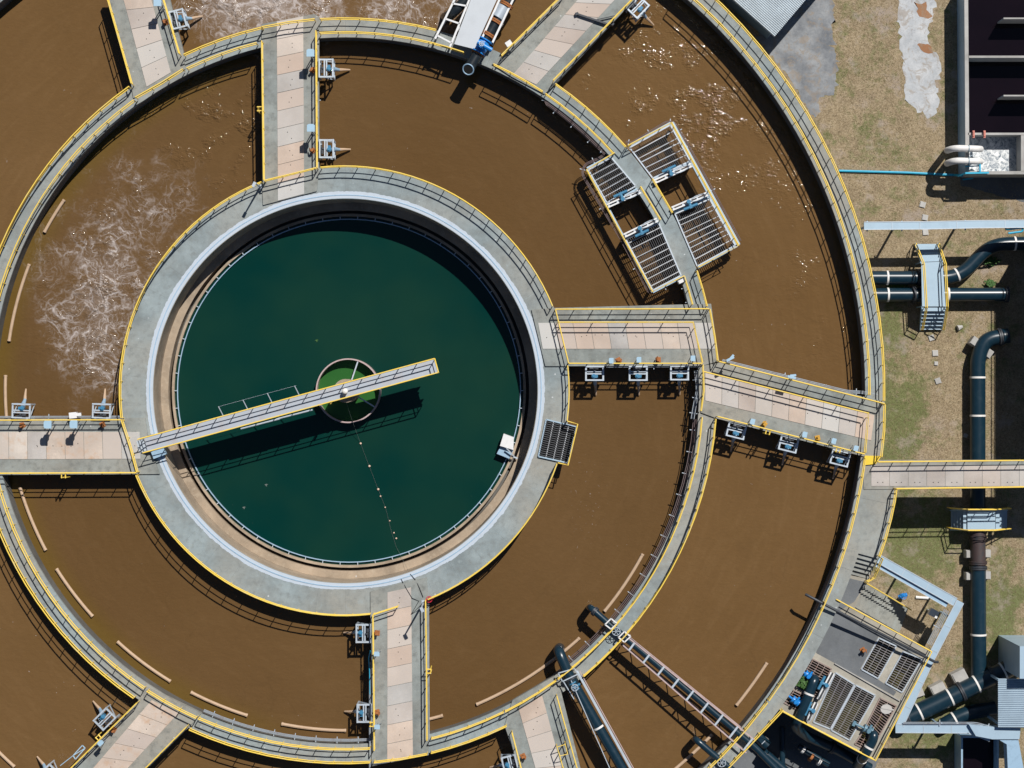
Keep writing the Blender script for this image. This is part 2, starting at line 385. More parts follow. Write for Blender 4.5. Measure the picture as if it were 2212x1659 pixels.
def grass():
    m,t,b=newmat('dry_mown_grass'); n=N(t)
    big=n.noise(.22,5,.6); mid=n.noise(.9,6,.65); fine=n.noise(7,5,.75); vf=n.noise(15,4,.75)
    c=n.mix(n.ramp(mid,(.35,.65)),(.25,.185,.11),(.37,.285,.175))
    c=n.mix(n.ramp(big,(.58,.72,0,.55)),c,(.29,.22,.18))
    x,y,_=n.sep()
    g=n.ramp(n.math('ADD',n.math('ADD',n.noise(.55,6,.7),n.math('MULTIPLY',n.math('SUBTRACT',n.noise(2.4,4,.7),.5),.35)),n.math('MULTIPLY',n.math('MAXIMUM',n.blob(28.0,-10.9,6.5,5.5,1),n.math('MAXIMUM',n.blob(26.8,-2.2,3.4,6,1),n.math('MAXIMUM',n.blob(25.6,4.2,2.5,3.5,1),n.math('MAXIMUM',n.blob(29.5,-23.5,6,4,1),n.blob(34,-16,2.5,6,1))))),.28)),(.50,.68,0,.85))
    c=n.mix(g,c,(.118,.152,.042))
    c=n.mix(n.ramp(fine,(.36,.54,.72,0)),c,(.11,.080,.040)); c=n.mix(n.math('MULTIPLY',n.ramp(vf,(.5,.68,0,.7)),n.math('SUBTRACT',1.0,n.math('MULTIPLY',g,.8))),c,(.54,.45,.31)); c=n.mix(n.ramp(vf,(.47,.32,0,.55)),c,(.10,.075,.035))
    sd=n.math('MULTIPLY',n.ramp(n.noise(.45,6,.7),(.54,.66,0,.85)),n.ramp(y,(-20,20,.7,1)))
    c=n.mix(sd,c,(.34,.28,.235))
    setb(t,b,Base_Color=c,Roughness=.95,Normal=n.bump(n.math('ADD',fine,n.math('MULTIPLY',vf,.6)),.7,.08)); return m
M['grass']=grass()
def tufts():
    m,t,b=newmat('grass_tufts'); n=N(t)
    oi=n.noise(9,2); c=n.mix(n.ramp(oi,(.3,.7)),(.20,.15,.075),(.42,.34,.20))
    g=n.ramp(n.math('ADD',n.math('ADD',n.noise(.55,6,.7),n.math('MULTIPLY',n.math('SUBTRACT',n.noise(2.4,4,.7),.5),.35)),n.math('MULTIPLY',n.math('MAXIMUM',n.blob(28.0,-10.9,6.5,5.5,1),n.math('MAXIMUM',n.blob(26.8,-2.2,3.4,6,1),n.math('MAXIMUM',n.blob(25.6,4.2,2.5,3.5,1),n.math('MAXIMUM',n.blob(29.5,-23.5,6,4,1),n.blob(34,-16,2.5,6,1))))),.28)),(.51,.66,0,.9))
    c=n.mix(g,c,(.10,.14,.035)); setb(t,b,Base_Color=c,Roughness=.9); return m
M['tufts']=tufts()
def patch(name,c1,c2,c3):
    m,t,b=newmat(name); n=N(t)
    c=n.mix(n.ramp(n.noise(.7,7,.65),(.35,.65)),c1,c2); c=n.mix(n.ramp(n.noise(.33,6,.7),(.58,.66,0,.75)),c,c3)
    c=n.mix(n.ramp(n.noise(9,4,.7),(.5,.75,0,.35)),c,tuple(x*.5 for x in c1))
    c=n.mix(n.math('MULTIPLY',n.ramp(n.noise(1.3,7,.75,dist=1),(.52,.60)),.55),c,(.27,.21,.15))
    setb(t,b,Base_Color=c,Roughness=.9,Normal=n.bump(n.noise(9,4),.3,.03)); return m
M['tar']=patch('worn_grey_paving',(.14,.15,.165),(.30,.31,.32),(.20,.165,.14))
M['whitepath']=patch('whitish_worn_concrete',(.36,.38,.40),(.54,.55,.56),(.24,.25,.27))
M['bare']=patch('bare_orange_earth',(.28,.13,.06),(.33,.17,.09),(.25,.15,.09))

# ================================================================ THE SETTING
def structure(name, mb, mat, label=None):
    o=mb.build(name,mat,smooth=False); return tag(o,label,None,None,'structure')
g=MB(); g.sheet([(-400,-400),(400,-400),(400,400),(-400,400)],GZ); structure('ground',g,M['grass'])
g=MB(); g.sector(15.0,35.4,0,2*math.pi,WZ-.5,WZ,128); structure('water',g,M['brown'])
g=MB(); g.sheet([pol(12.05,2*math.pi*i/96) for i in range(96)],CZ); structure('clear_water',g,M['green'])

def ragged(pts, z, jit, step, seed):
    rnd=random.Random(seed); out=[]; w=Q(pts,z)
    for i in range(len(w)):
        a,b=w[i],w[(i+1)%len(w)]; n=max(1,int((b-a).length/step))
        for k in range(n):
            p=a.lerp(b,k/n); out.append((p.x+rnd.gauss(0,jit),p.y+rnd.gauss(0,jit)))
    return out
def ground_patch(name, pts, mat, seed, jit=.12, z=GZ+.004):
    g=MB(); g.sheet(ragged(pts,z,jit,.22,seed),z); structure(name,g,mat)
ground_patch('pavement',[(1640,-40),(1793,-40),(1800,25),(1797,60),(1803,105),(1810,150),(1808,190),(1797,205),(1770,210),(1772,240),(1757,252),(1700,160),(1640,90)],M['tar'],3)
ground_patch('pavement',[(1938,-40),(2020,-40),(2018,25),(2008,55),(2005,78),(2012,110),(2028,118),(2026,170),(2030,215),(2018,250),(1998,257),(1975,235),(1953,220),(1952,170),(1948,110),(1940,77)],M['whitepath'],4)
ground_patch('bare_earth',[(1977,2),(1998,4),(2000,20),(2012,28),(2014,42),(1995,36),(1980,34)],M['bare'],5,.08,GZ+.009)
ground_patch('bare_earth',[(1980,92),(2008,98),(2016,112),(2002,118),(1988,104)],M['bare'],6,.08,GZ+.009)
ground_patch('pavement',[(2072,0),(2120,-60),(2260,-60),(2260,450),(2075,400)],M['asphalt'],8,.03)
ground_patch('pavement',[(1575,1560),(1690,1530),(1895,1640),(1880,1720),(1560,1760)],M['asphalt'],9,.1)

# ---------------------------------------------------------------- tank walls
def tankwall(label, r0, r1, polar=True):
    t=thing('tank_wall',label,'tank wall',pol((r0+r1)/2,0,GZ))
    t.location=(C.x,C.y,GZ)
    g=MB(); g.sector(r0,r1,0,2*math.pi,GZ-.2,-.22,180); g.build('wall',M['wall'],t,smooth=False)
    g=MB(); g.sector(r0-.03,r1+.03,0,2*math.pi,-.22,0,180); g.build('walkway',M['deck'],t,smooth=False)
    return t
tankwall('round concrete wall and walkway of the middle ring, under double yellow railings',23.9,25.06)
tankwall('large curved outer concrete wall and walkway beside the grass',35.12,36.3)
clar=tankwall('broad round concrete deck with white painted rim around the green tank',13.0,15.12)
g=MB(); g.sector(12.955,12.985,0,2*math.pi,GZ,-.03,180); g.build('inner_face',M['ledge'],clar,smooth=False)
g=MB(); g.sector(12.42,12.95,0,2*math.pi,GZ,-2.60,128); g.build('ledge',M['ledge'],clar,smooth=False)
g=MB(); g.sector(12.2,12.42,0,2*math.pi,GZ,-3.6,128); g.build('channel_floor',M['wall'],clar,smooth=False)
g=MB(); g.sector(12.03,12.2,0,2*math.pi,GZ,-2.72,128); g.build('launder_wall',M['ledge'],clar,smooth=False)
g=MB(); g.sector(11.80,11.86,0,2*math.pi,CZ-.3,-2.80,128); weir=g.build('weir_plate',M['steelb'],clar,smooth=False)
# white rim band with ragged outer edge
n=900; rnd=random.Random(2); vs_=[]; fs=[]; sm=0
for i in range(n):
    a=2*math.pi*i/n; sm=.8*sm+.2*rnd.gauss(0,.10); jag=.035*rnd.random()+sm*.55+.02*math.sin(a*5)
    vs_+=[pol(13.0,a,.005),pol(13.44+jag,a,.005)]
for i in range(n): j=(i+1)%n; fs.append((2*i,2*i+1,2*j+1,2*j))
g=MB(); g.add(vs_,fs); g.build('rim_paint',M['white'],clar,smooth=False)
g=MB(); g.sector(13.19,13.25,0,2*math.pi,.006,.03,180); g.build('track_line',M['steelb'],clar,smooth=False)
nb=62; proto=None
for i in range(nb):
    a=2*math.pi*i/nb
    if proto is None:
        g=MB(); g.bar((0,0,0),(.28,0,0),.05,.05); g.v=[v for v in g.v]
        proto=g.build('weir_bracket',M['steel'],clar,local=True); b=proto
    else: b=proto.copy(); COL.objects.link(b); b.parent=clar
    p=pol(11.84,a,-2.76); b.location=p-Vector(clar.location); b.rotation_euler=(0,0,a)

# ---------------------------------------------------------------- bridges
BR_Z=.12
def bridge(label, outline, strip, n, rusty=0.0):
    """outline in survey px; strip = (start left, start right, end left, end right) of the cover slabs"""
    pts=Q(outline,BR_Z); c=sum(pts,Vector())/len(pts)
    t=thing('bridge',label,'bridge',(c.x,c.y,BR_Z))
    g=MB(); g.prism(pts,BR_Z-.42,BR_Z); g.build('deck',M['deckbr'],t,smooth=False)
    # channel walls under the deck, inset so that they stay clear of the slab edge
    ins=[c+(p-c)*.93 for p in pts]
    g=MB(); g.prism(ins,GZ,BR_Z-.42); g.build('channel_wall',M['wall'],t,smooth=False)
    a,b,d,e=Q(strip,BR_Z)
    rnd=random.Random(int(c.x*13)); gap=.012
    for i in range(n):
        l0=a.lerp(d,(i+gap)/n); r0=b.lerp(e,(i+gap)/n); l1=a.lerp(d,(i+1-gap)/n); r1=b.lerp(e,(i+1-gap)/n)
        q=[l0,r0,r1,l1]; ar=sum(q[k-1].x*q[k].y-q[k].x*q[k-1].y for k in range(4))
        if ar<0: q=q[::-1]
        dz=rnd.uniform(0,.008)
        g=MB(); g.prism(q,BR_Z+.002,BR_Z+.028+dz)
        if rnd.random()<.85:
            mid=sum(q,Vector())/4; ax=(d-a).normalized()
            for s_ in (-1,1):
                h=mid+ax*(.20*s_+rnd.gauss(0,.05))+Vector((rnd.gauss(0,.12),rnd.gauss(0,.08),0))
                g.cur=1; g.cyl((h.x,h.y,BR_Z+.02),.032,.013+dz,8); g.cur=0
        g.build('cover_slab',[M['panelr'] if rnd.random()<rusty else M['panelg'] if rnd.random()<.3 else M['panel'],M['holeshade']],t,smooth=False)
    return t
B1=bridge('upper left bridge with cover slabs, carrying a single mixer on its right side',
 [(225,-20),(283,180),(288,212),(400,149),(396,112),(362,-20)],[(262,-20),(322,-20),(317,188),(369,157)],5)
B2=bridge('upright bridge with pale cover slabs above the green tank, two mixers on its right',
 [(565,52),(679,30),(689,36),(689,368),(684,413),(568,443),(566,395)],[(598,46),(655,35),(600.5,434),(657,419)],10)
B3=bridge('diagonal upper right bridge with a dark jib crane lying across it',
 [(1223,-20),(1063,138),(1106,166),(1176,203),(1203,179),(1388,-20)],[(1265,-20),(1346,-20),(1109,160),(1158,183)],7)
B4=bridge('level bridge right of the green tank, three mixers along its lower edge',
 [(1148,669),(1200,665),(1536,656),(1554,783),(1519,790),(1178,791)],[(1162,697.5),(1172,753.5),(1538,697.5),(1545,753.5)],10)
B5=bridge('tilted bridge between middle and outer rings, three mixers along its lower edge',
 [(1521,789),(1553,780),(1911,868),(1906,986),(1866,986),(1549,904),(1514,891)],[(1523,805),(1523,865),(1889,897),(1882,951.5)],10)
B6=bridge('left bridge stained with rust, touching the end of the scraper bridge',
 [(-70,905),(262,903.5),(314,902),(322,960),(345,1024),(-70,1026)],[(-62,933),(-62,992),(302,933),(304,991)],9,.6)
B7=bridge('upright bridge below the green tank with two mixers on its left',
 [(800,1278),(922,1247),(926,1300),(926,1631),(803,1655),(801,1400)],[(837,1279),(888,1268),(836.5,1648),(892,1637)],9)
B8=bridge('diagonal lower left bridge with an overturned pale cabinet on its edge',
 [(317,1484),(435,1541),(405,1574),(282,1698),(114,1698),(297,1516)],[(328,1512),(386,1540),(168,1698),(240,1698)],6,.5)
B9=bridge('lower bridge beside the large dark pipe, with a yellow hatch guard',
 [(1090,1567),(1107,1513),(1196,1461),(1208,1478),(1262,1692),(1132,1692)],[(1120,1530),(1171,1502),(1166,1692),(1222,1692)],5)

# footbridge to the right
t=thing('footbridge','narrow concrete footbridge crossing the grass at right, above the dark vertical pipe','footbridge',P(2050,1025,.05))
g=MB(); g.prism(Q([(1864,990),(1900,994),(2300,993.5),(2300,1052),(1938,1057),(1866,1057)],.05),-.35,.05); g.build('deck',M['deckbr'],t,smooth=False)
for i in range(11):
    x0=1882+40*i; g=MB(); q=Q([(x0,1005),(x0+39.2,1005),(x0+39.2,1050),(x0,1050)],.05)[::-1]; g.prism(q,.052,.075)
    g.cur=1
    for px in (x0+14,x0+25):
        p=P(px,1042,.07); g.cyl((p.x,p.y,.07),.035,.01,8)
    g.build('cover_slab',[M['panelg'],M['holeshade']],t,smooth=False)

# gate plate
g=MB(); q=Q([(1868,984),(1904,985),(1892,1002),(1865,1005)],.13)[::-1]; g.prism(q,.132,.165)
tag(g.build('ramp_plate',M['yelpl'],smooth=False),'bright yellow steel plate at the corner of the tilted bridge and footbridge','plate')

# ---------------------------------------------------------------- railings
postmesh=None
def railing(label, path, zb=0.0, spacing=1.22, group='yellow railings along the walkways', name='railing', hgt=RH, mid=True):
    """path: list of world points (x,y[,z]) along the rail"""
    global postmesh
    pts=[Vector((p[0],p[1],p[2] if len(p)>2 and abs(p[2])>1e-6 and zb is None else (zb or 0))) for p in path]
    t=thing(name,label,'railing',pts[0],0,group)
    up=Vector((0,0,hgt))
    g=MB(); g.tube([p+up for p in pts],.046,6); g.build('top_rail',M['yellow'],t)
    if mid: g=MB(); g.tube([p+up*.5 for p in pts],.036,6); g.build('mid_rail',M['yellow'],t)
    L=[0]
    for a,b in zip(pts[:-1],pts[1:]): L.append(L[-1]+(b-a).length)
    n=max(1,round(L[-1]/spacing)); n=min(n,98)
    for i in range(n+1):
        d=L[-1]*i/n; k=0
        while k<len(pts)-2 and L[k+1]<d: k+=1
        f=(d-L[k])/max(1e-6,L[k+1]-L[k]); p=pts[k].lerp(pts[k+1],f)
        if not visible(p): continue
        if postmesh is None or hgt!=RH:
            g=MB(); g.tube([(0,0,0),(0,0,hgt)],.030,6)
            ob=g.build('post',M['yellow'],t,local=True)
            if hgt==RH: postmesh=ob.data
        else:
            ob=bpy.data.objects.new('post',postmesh); COL.objects.link(ob); ob.parent=t
        ob.location=p-pts[0]
    return t
def visible(p,m=1.5):
    k=(H-p.z)/H; return abs(p.x)<34.56*k+m and abs(p.y)<25.92*k+m
def arc(r,p0,p1,z=1.05,step=.05,cw=None):
    """arc of radius r between the bearings of two survey points"""
    a0=A(*p0,z); a1=A(*p1,z)
    d=(a1-a0+math.pi)%(2*math.pi)-math.pi
    if cw is not None and (d<0)!=cw: d+= -2*math.pi if cw else 2*math.pi
    n=max(2,int(abs(d)/step)); return [pol(r,a0+d*i/n) for i in range(n+1)]
def line(*pts,z=1.05): return [P(x,y,z) for x,y in pts]
RI,RO=24.05,24.97; OI,OO=35.22,36.2; CR=15.06
zb=BR_Z; zt=BR_Z+RH
# round the clarifier deck
railing('curved railing on the green tank deck from top bridge to level right bridge',arc(CR,(692,362),(1196,660)))
railing('short curved railing on the green tank deck just above the square steel grating',arc(CR,(1229,790),(1226,909)))
railing('stepped railing wrapped around three sides of the square steel grating',line((1226,910),(1248,916),(1227,1005),(1206,1000)))
railing('curved railing at lower right of the green tank, ending at the red valve',arc(CR,(1205,1003),(924,1295)))
railing('curved railing at lower left of the green tank, between left and lower bridges',arc(CR,(799,1328),(296,1026)))
railing('curved railing at upper left of the green tank, beside the white foam',arc(CR,(260,903),(564,393)))
# bridge rails
railing('short slanted railing closing the foot of the top bridge at the green tank',line((570,390),(684,362),z=zt),zb)
railing('straight left railing of the top bridge, the side without mixers',line((565,88),(569,388),z=zt),zb)
railing('straight right railing of the top bridge, beside two mixers and pale blue cabinets',line((682,66),(684,362),z=zt),zb)
railing('short railing across the top end of the upright top bridge',arc(RO,(564,52),(678,31),zt),zb)
railing('left railing of the upper left bridge, shading the water at far left',line((228,-15),(283,180),z=zt),zb)
railing('right railing of the upper left bridge, beside its lone mixer',line((348,-15),(386,115),z=zt),zb)
railing('short railing closing the lower end of the upper left bridge',line((292,210),(345,180),(394,149),z=zt),zb)
railing('left railing of the diagonal upper right bridge, facing the pipe rack',line((1220,-17),(1083,119),z=zt),zb)
railing('right railing of the diagonal upper right bridge, beside the mixer at the top edge',line((1380,-17),(1195,173),z=zt),zb)
railing('short railing closing the lower end of the diagonal upper right bridge',arc(RI,(1066,138),(1173,196),zt),zb)
railing('upper outer railing of the level right bridge',line((1200,668),(1531,667),z=zt),zb)
railing('inner railing dividing walkway from cover slabs on the level right bridge',line((1205,696),(1498,696),(1518,784),z=zt),zb,2.2)
railing('lower railing of the level right bridge, above its three mixers',line((1229,785),(1517,785),z=zt),zb)
railing('slanted railing closing the green tank end of the level right bridge',line((1200,669),(1228,784),z=zt),zb)
railing('short outer railing of the middle ring joining level and tilted right bridges',line((1534,668),(1545,730),(1551,779),z=zt),zb)
railing('short inner railing of the middle ring left of the tilted bridge',line((1519,788),(1521,845),(1515,888),z=zt),zb)
railing('upper outer railing of the tilted right bridge',line((1554,781),(1911,872),z=zt),zb)
railing('inner railing dividing walkway from cover slabs on the tilted right bridge',line((1521,803),(1877,893),(1870,978),z=zt),zb,2.2)
railing('lower railing of the tilted right bridge, above its three mixers',line((1551,900),(1868,981),z=zt),zb)
railing('short outer railing beside the grass at the end of the tilted bridge',line((1912,874),(1911,930),(1905,987),z=zt),zb)
railing('upper railing of the left bridge, with pale blue cabinets beside it',line((-60,908),(261,907),z=zt),zb)
railing('lower railing of the left bridge, shading the brown water below',line((-60,1023),(294,1021.5),z=zt),zb)
railing('slanted railing closing the green tank end of the left bridge',line((262,909),(280,965),(295,1020),z=zt),zb)
railing('left railing of the lower bridge, beside its two mixers',line((805,1329),(807,1500),(808,1622),z=zt),zb)
railing('right railing of the lower bridge, standing beside the leaning lamp post',line((919,1297),(921,1450),(922,1600),z=zt),zb)
railing('short slanted railing half closing the top of the lower bridge',line((806,1328),(859,1311),z=zt),zb)
railing('short railing closing the bottom end of the lower bridge',arc(RO,(808,1652),(922,1630),zt),zb)
railing('upper railing of the lower left bridge, beside mixers and cabinet',line((295,1519),(128,1684),z=zt),zb)
railing('lower railing of the lower left bridge, casting a thick dark shadow',line((402,1571),(288,1686),z=zt),zb)
railing('short railing closing the upper end of the lower left bridge',arc(RI,(316,1495),(424,1549),zt),zb)
railing('left railing of the bottom bridge beside the large pipe',line((1106,1584),(1133,1690),z=zt),zb)
railing('right railing of the bottom bridge, next to the large dark pipe',line((1203,1505),(1255,1690),z=zt),zb)
railing('short railing closing the top of the bottom bridge beside the large pipe',arc(RI,(1199,1469),(1090,1536),zt),zb)
# middle ring
railing('outer railing of the ring walkway between the two top left bridges',arc(RO,(394,113),(562,52)))
railing('inner railing of the ring walkway between the two top left bridges',arc(RI,(403,147),(553,91)))
railing('outer railing of the top ring walkway, ending in shade beside the pipe rack',arc(RO,(691,37),(943,57)))
railing('inner railing of the top ring walkway, running under the pipe rack edge',arc(RI,(690,68),(1002,111)))
railing('outer railing of the ring walkway above the twin grating platforms',arc(RO,(1203,177),(1356,313)))
railing('inner railing of the ring walkway above the twin grating platforms, beside cables',arc(RI,(1180,200),(1327,329)))
railing('short outer railing of the ring walkway below the grating platforms',arc(RO,(1512,583),(1533,660)))
railing('short inner railing of the ring walkway below the grating platforms',arc(RI,(1479,596),(1498,657)))
railing('outer railing of the ring walkway from tilted bridge down to the pipes',arc(RO,(1551,906),(1262,1463)))
railing('inner railing of the ring walkway from tilted bridge down to the pipes',arc(RI,(1517,902),(1204,1466)))
railing('outer railing of the ring walkway between the two lower bridges',arc(RO,(1093,1568),(931,1627)))
railing('inner railing of the ring walkway between the two lower bridges',arc(RI,(1087,1538),(931,1594)))
railing('outer railing of the ring walkway at bottom, left of the lower bridge',arc(RO,(799,1650),(407,1580)))
railing('inner railing of the ring walkway at bottom, beside grey conduits',arc(RI,(798,1615),(428,1552)))
railing('outer railing of the ring walkway at lower left below the left bridge',arc(RO,(285,1512),(-60,1080)))
railing('inner railing of the ring walkway at lower left below the left bridge',arc(RI,(310,1487),(-32,1030)))
railing('outer railing of the ring walkway at upper left, beside the white foam water',arc(RO,(275,182),(-60,640)))
railing('inner railing of the ring walkway at upper left, beside the white foam water',arc(RI,(287,214),(-38,640)))
# outer ring
railing('outer railing of the big curved wall beside the dry grass',arc(OO,(1520,-30),(1911,866)))
railing('inner railing of the big curved wall above the brown water',arc(OI,(1470,-30),(1866,853)))
railing('inner railing of the outer wall below the footbridge, down to the grating platform',arc(OI,(1864,990),(1661,1514)))
railing('inner railing of the outer wall past the grating platform at bottom right',arc(OI,(1658,1519),(1505,1680)))
railing('outer railing of the outer wall at bottom right above the dark pit',line((1692,1535),(1659,1570),(1566,1668)))
# footbridge, landing and platform
railing('upper railing of the footbridge over the grass',line((1897,998),(2290,994)),.05)
railing('lower railing of the footbridge over the grass',line((1937,1056),(2290,1051)),.05)
railing('curved railing beside the landing below the footbridge',line((1937,1058),(1934,1082),(1926,1120),(1914,1165),(1901,1203)))
PZ=-.95; pzt=PZ+RH
railing('upper edge railing of the grating platform, beside the stairs',line((1807,1295),(2013,1408),z=pzt),PZ)
railing('right edge railing of the grating platform, beside the pale blue tray',line((2013,1408),(1891,1644),z=pzt),PZ)
railing('bottom edge railing of the grating platform, above the dark pit',line((1685,1534),(1709,1547),z=pzt)+line((1735,1561),(1889,1642),z=pzt),PZ)

# ================================================================ EQUIPMENT
def fillet(pts, r, n=7):
    out=[pts[0]]
    for i in range(1,len(pts)-1):
        p=pts[i]; a=pts[i-1]-p; b=pts[i+1]-p; d=min(r,a.length*.48,b.length*.48)
        s=p+a.normalized()*d; e=p+b.normalized()*d
        for k in range(n+1):
            t=k/n; out.append(s*(1-t)**2+p*2*t*(1-t)+e*t*t)
    out.append(pts[-1]); return out
def collar(g,p,d,r,wd=.09):
    d=Vector(d).normalized(); g.tube([p-d*wd/2,p+d*wd/2],r,16)
def wheel(g,c,r,axis=(0,0,1)):
    g.ring(c,r,.025,16,6,axis); q=Vector((0,0,1)).rotation_difference(Vector(axis))
    for k in range(3):
        a=math.pi*k/3; d=q@Vector((math.cos(a),math.sin(a),0))*r; g.bar(Vector(c)-d,Vector(c)+d,.03,.03)

# ---- mixers hanging on steel frames off the bridges
root=thing('mixer','','mixer',(0,0,0),0,'steel mixer frames hung on the bridge sides')
g=MB()
for y in (-.58,.58): g.bar((.0,y,.30),(1.0,y,.30),.11,.14)
for x in (.06,.97): g.bar((x,-.635,.36),(x,.635,.36),.10,.12)
for x in (.40,.55): g.bar((x,-.525,.33),(x,.525,.33),.085,.12)
for y in (-.58,.58):
    g.bar((.06,y,.23),(.06,y,-.9),.09,.09); g.bar((.97,y,.23),(.97,y,-1.0),.09,.09); g.bar((.10,y,.20),(.93,y,-.85),.06,.06)
for z in (-.45,-.95): g.bar((.97,-.58,z),(.97,.58,z),.07,.07); g.bar((0,-.58,z),(0.06,.58,z),.07,.07)
g.build('frame',M['steel'],root,local=True)
g=MB(); g.tube([(.70,-.06,.05),(.70,-.06,.50)],.15,14); g.box((.70,.12,.22),(.2,.2,.3)); g.tube([(.70,-.06,.50),(.70,-.06,.56)],.09,12); g.build('motor',M['motor'],root,local=True)
g=MB(); g.bar((.28,.0,-.4),(.28,.0,.52),.12,.16); g.bar((.2,-.3,.43),(.2,.25,.43),.08,.08); g.tube([(.22,-.35,.42),(.22,-.12,.42)],.11,10); g.build('hoist',M['darkst'],root,local=True)
g=MB(); g.tube([(.9,.06,-.35),(1.15,.08,-.75),(1.30,.09,-.95)],[.17,.12,.10],10); hb_=g.build('hub',M['steelb'],root,local=True)
g=MB(); g.tube([(1.28,.09,-.92),(1.55,.13,-1.1),(1.98,.17,-1.40)],[.115,.09,.055],8); g.build('guide_pole',M['tan'],hb_,local=True)
MX=[('mixer on the upper left bridge, facing the white foam',370,47,14),
 ('upper mixer of the pair on the top bridge',689,149,0),('lower mixer of the pair on the top bridge, nearest the green tank',690,322.5,0),
 ('mixer beside the diagonal upper right bridge at top edge',1366,6,-44),
 ('leftmost of three mixers below the level right bridge',1284,790,-90),('middle one of three mixers below the level right bridge',1378,790,-90),('rightmost of three mixers below the level right bridge',1467,789,-90),
 ('leftmost of three mixers below the tilted right bridge',1593.5,914,-104),('middle one of three mixers below the tilted right bridge',1706,943,-104),('rightmost of three mixers below the tilted right bridge, near the yellow plate',1817,973,-104),
 ('left mixer above the left bridge, with a blue motor',48,904,88),('right mixer above the left bridge, nearest the green tank',221,904,88),
 ('upper mixer left of the lower bridge',802,1367,180),('lower mixer left of the lower bridge',804,1539,180),
 ('mixer beside the lower left bridge, nearer the ring walkway',240,1563,135),('mixer beside the lower left bridge, cut by the bottom edge',118,1684,135),
 ('mixer beside the bottom bridge, at the edge of the view',1118,1646,194)]
for i,(l,px,py,a) in enumerate(MX):
    o=root if i==0 else copy_tree(root)
    o['label']='blue grey steel '+l if 'blue' not in l else 'grey steel '+l
    o.location=P(px,py,.05); o.rotation_euler=(0,0,R(a))

# ---- pale blue control cabinets on legs
root=thing('control_cabinet','','cabinet',(0,0,0),0,'pale blue control cabinets along the bridges')
g=MB(); g.box((0,0,1.55),(.34,.30,.42)); bx_=g.build('box',M['boxblue'],root,local=True)
g=MB(); g.prism([(-.26,-.24),(.26,-.24),(.26,.20),(.14,.27),(-.14,.27),(-.26,.20)],1.82,1.86); g.build('canopy',M['boxblue'],bx_,local=True)
for y in (-.12,.12):
    g=MB(); g.bar((0,y,0),(0,y,1.34),.05,.05); g.build('leg',M['steel'],root,local=True)
g=MB(); g.tube([(0,0,1.35),(.12,.05,.7),(.25,.0,.02)],.03,6); g.build('cable',M['conduit'],root,local=True)
CB=[('on the upper left bridge at the top edge of the view',341,6,0),('beside the upper mixer on the top bridge',671,115,0),('beside the lower mixer on the top bridge',672,277,0),
 ('left of the middle mixer on the level right bridge',1321,779,90),('at the middle mixer of the level right bridge',1381,777,90),('at the right corner of the level right bridge',1498,774,90),
 ('between left and middle mixers on the tilted bridge',1627,911,76),('by the middle mixer of the tilted bridge',1740,939,76),('by the rightmost mixer of the tilted bridge',1803,953,76),('at the right corner of the tilted bridge',1851,969,76),
 ('left of two on the left bridge',104,917,90),('right of two on the left bridge',160,916.5,90),
 ('below the upper mixer on the lower bridge',813,1414,0),('below the lower mixer on the lower bridge',814,1572,0),
 ('leaning at the rusty stain on the lower left bridge',215,1607,45)]
for i,(l,px,py,a) in enumerate(CB):
    o=root if i==0 else copy_tree(root)
    o['label']='pale blue control cabinet '+l; p=P(px,py,1.85); o.location=(p.x,p.y,BR_Z); o.rotation_euler=(0,0,R(a))
    if not any(k in l for k in ('top bridge','on the left bridge','view')): o.scale=(.72,.62,.8)

# ---- rusty pedestals
def pedestal(mat):
    root=thing('pedestal','','pedestal',(0,0,0),0,'hoist pedestals beside the mixers')
    g=MB(); g.box((0,0,.02),(.34,.34,.04)); g.build('base_plate',mat,root,local=True)
    g=MB(); g.tube([(0,0,.03),(0,0,.42)],[.11,.085],10); g.box((0,.02,.46),(.22,.16,.12)); po_=g.build('post',mat,root,local=True)
    g=MB(); wheel(g,(.12,-.10,.40),.13,(1,-.6,.3)); g.build('handwheel',mat,po_,local=True)
    return root
PD={'rust':[('orange rusty','on the upper left bridge by its mixer',358,49),('orange rusty','by the upper mixer on the top bridge',675.5,152),('orange rusty','by the lower mixer on the top bridge',676,325),
 ('brown rusty','left on the level right bridge',1336,778),('brown rusty','right on the level right bridge',1422,777),
 ('orange rusty','above a rust stain at left on the left bridge',49,919),('orange rusty','at right on the left bridge, near the green tank',222,917),
 ('orange rusty','by the upper mixer on the lower bridge',815,1367),('orange rusty','by the lower mixer on the lower bridge',815,1538),
 ('orange rusty','by the mixer on the lower left bridge',246,1576),('orange rusty','on the bottom bridge at the edge of the view',1130,1633),('small rusty','on the grey platform beside a steel grating',1864,1404)],
 'ochre':[('bright ochre','left on the tilted right bridge',1651,916.5),('bright ochre','right on the tilted right bridge',1766,946)]}
for k,lst in PD.items():
    root=pedestal(M[k])
    for i,(adj,l,px,py) in enumerate(lst):
        o=root if i==0 else copy_tree(root); o['label']=adj+' hoist pedestal '+l
        z=BR_Z if 'platform' not in l else PZ
        o.location=P(px,py,z+.01); o.rotation_euler=(0,0,random.uniform(0,6))

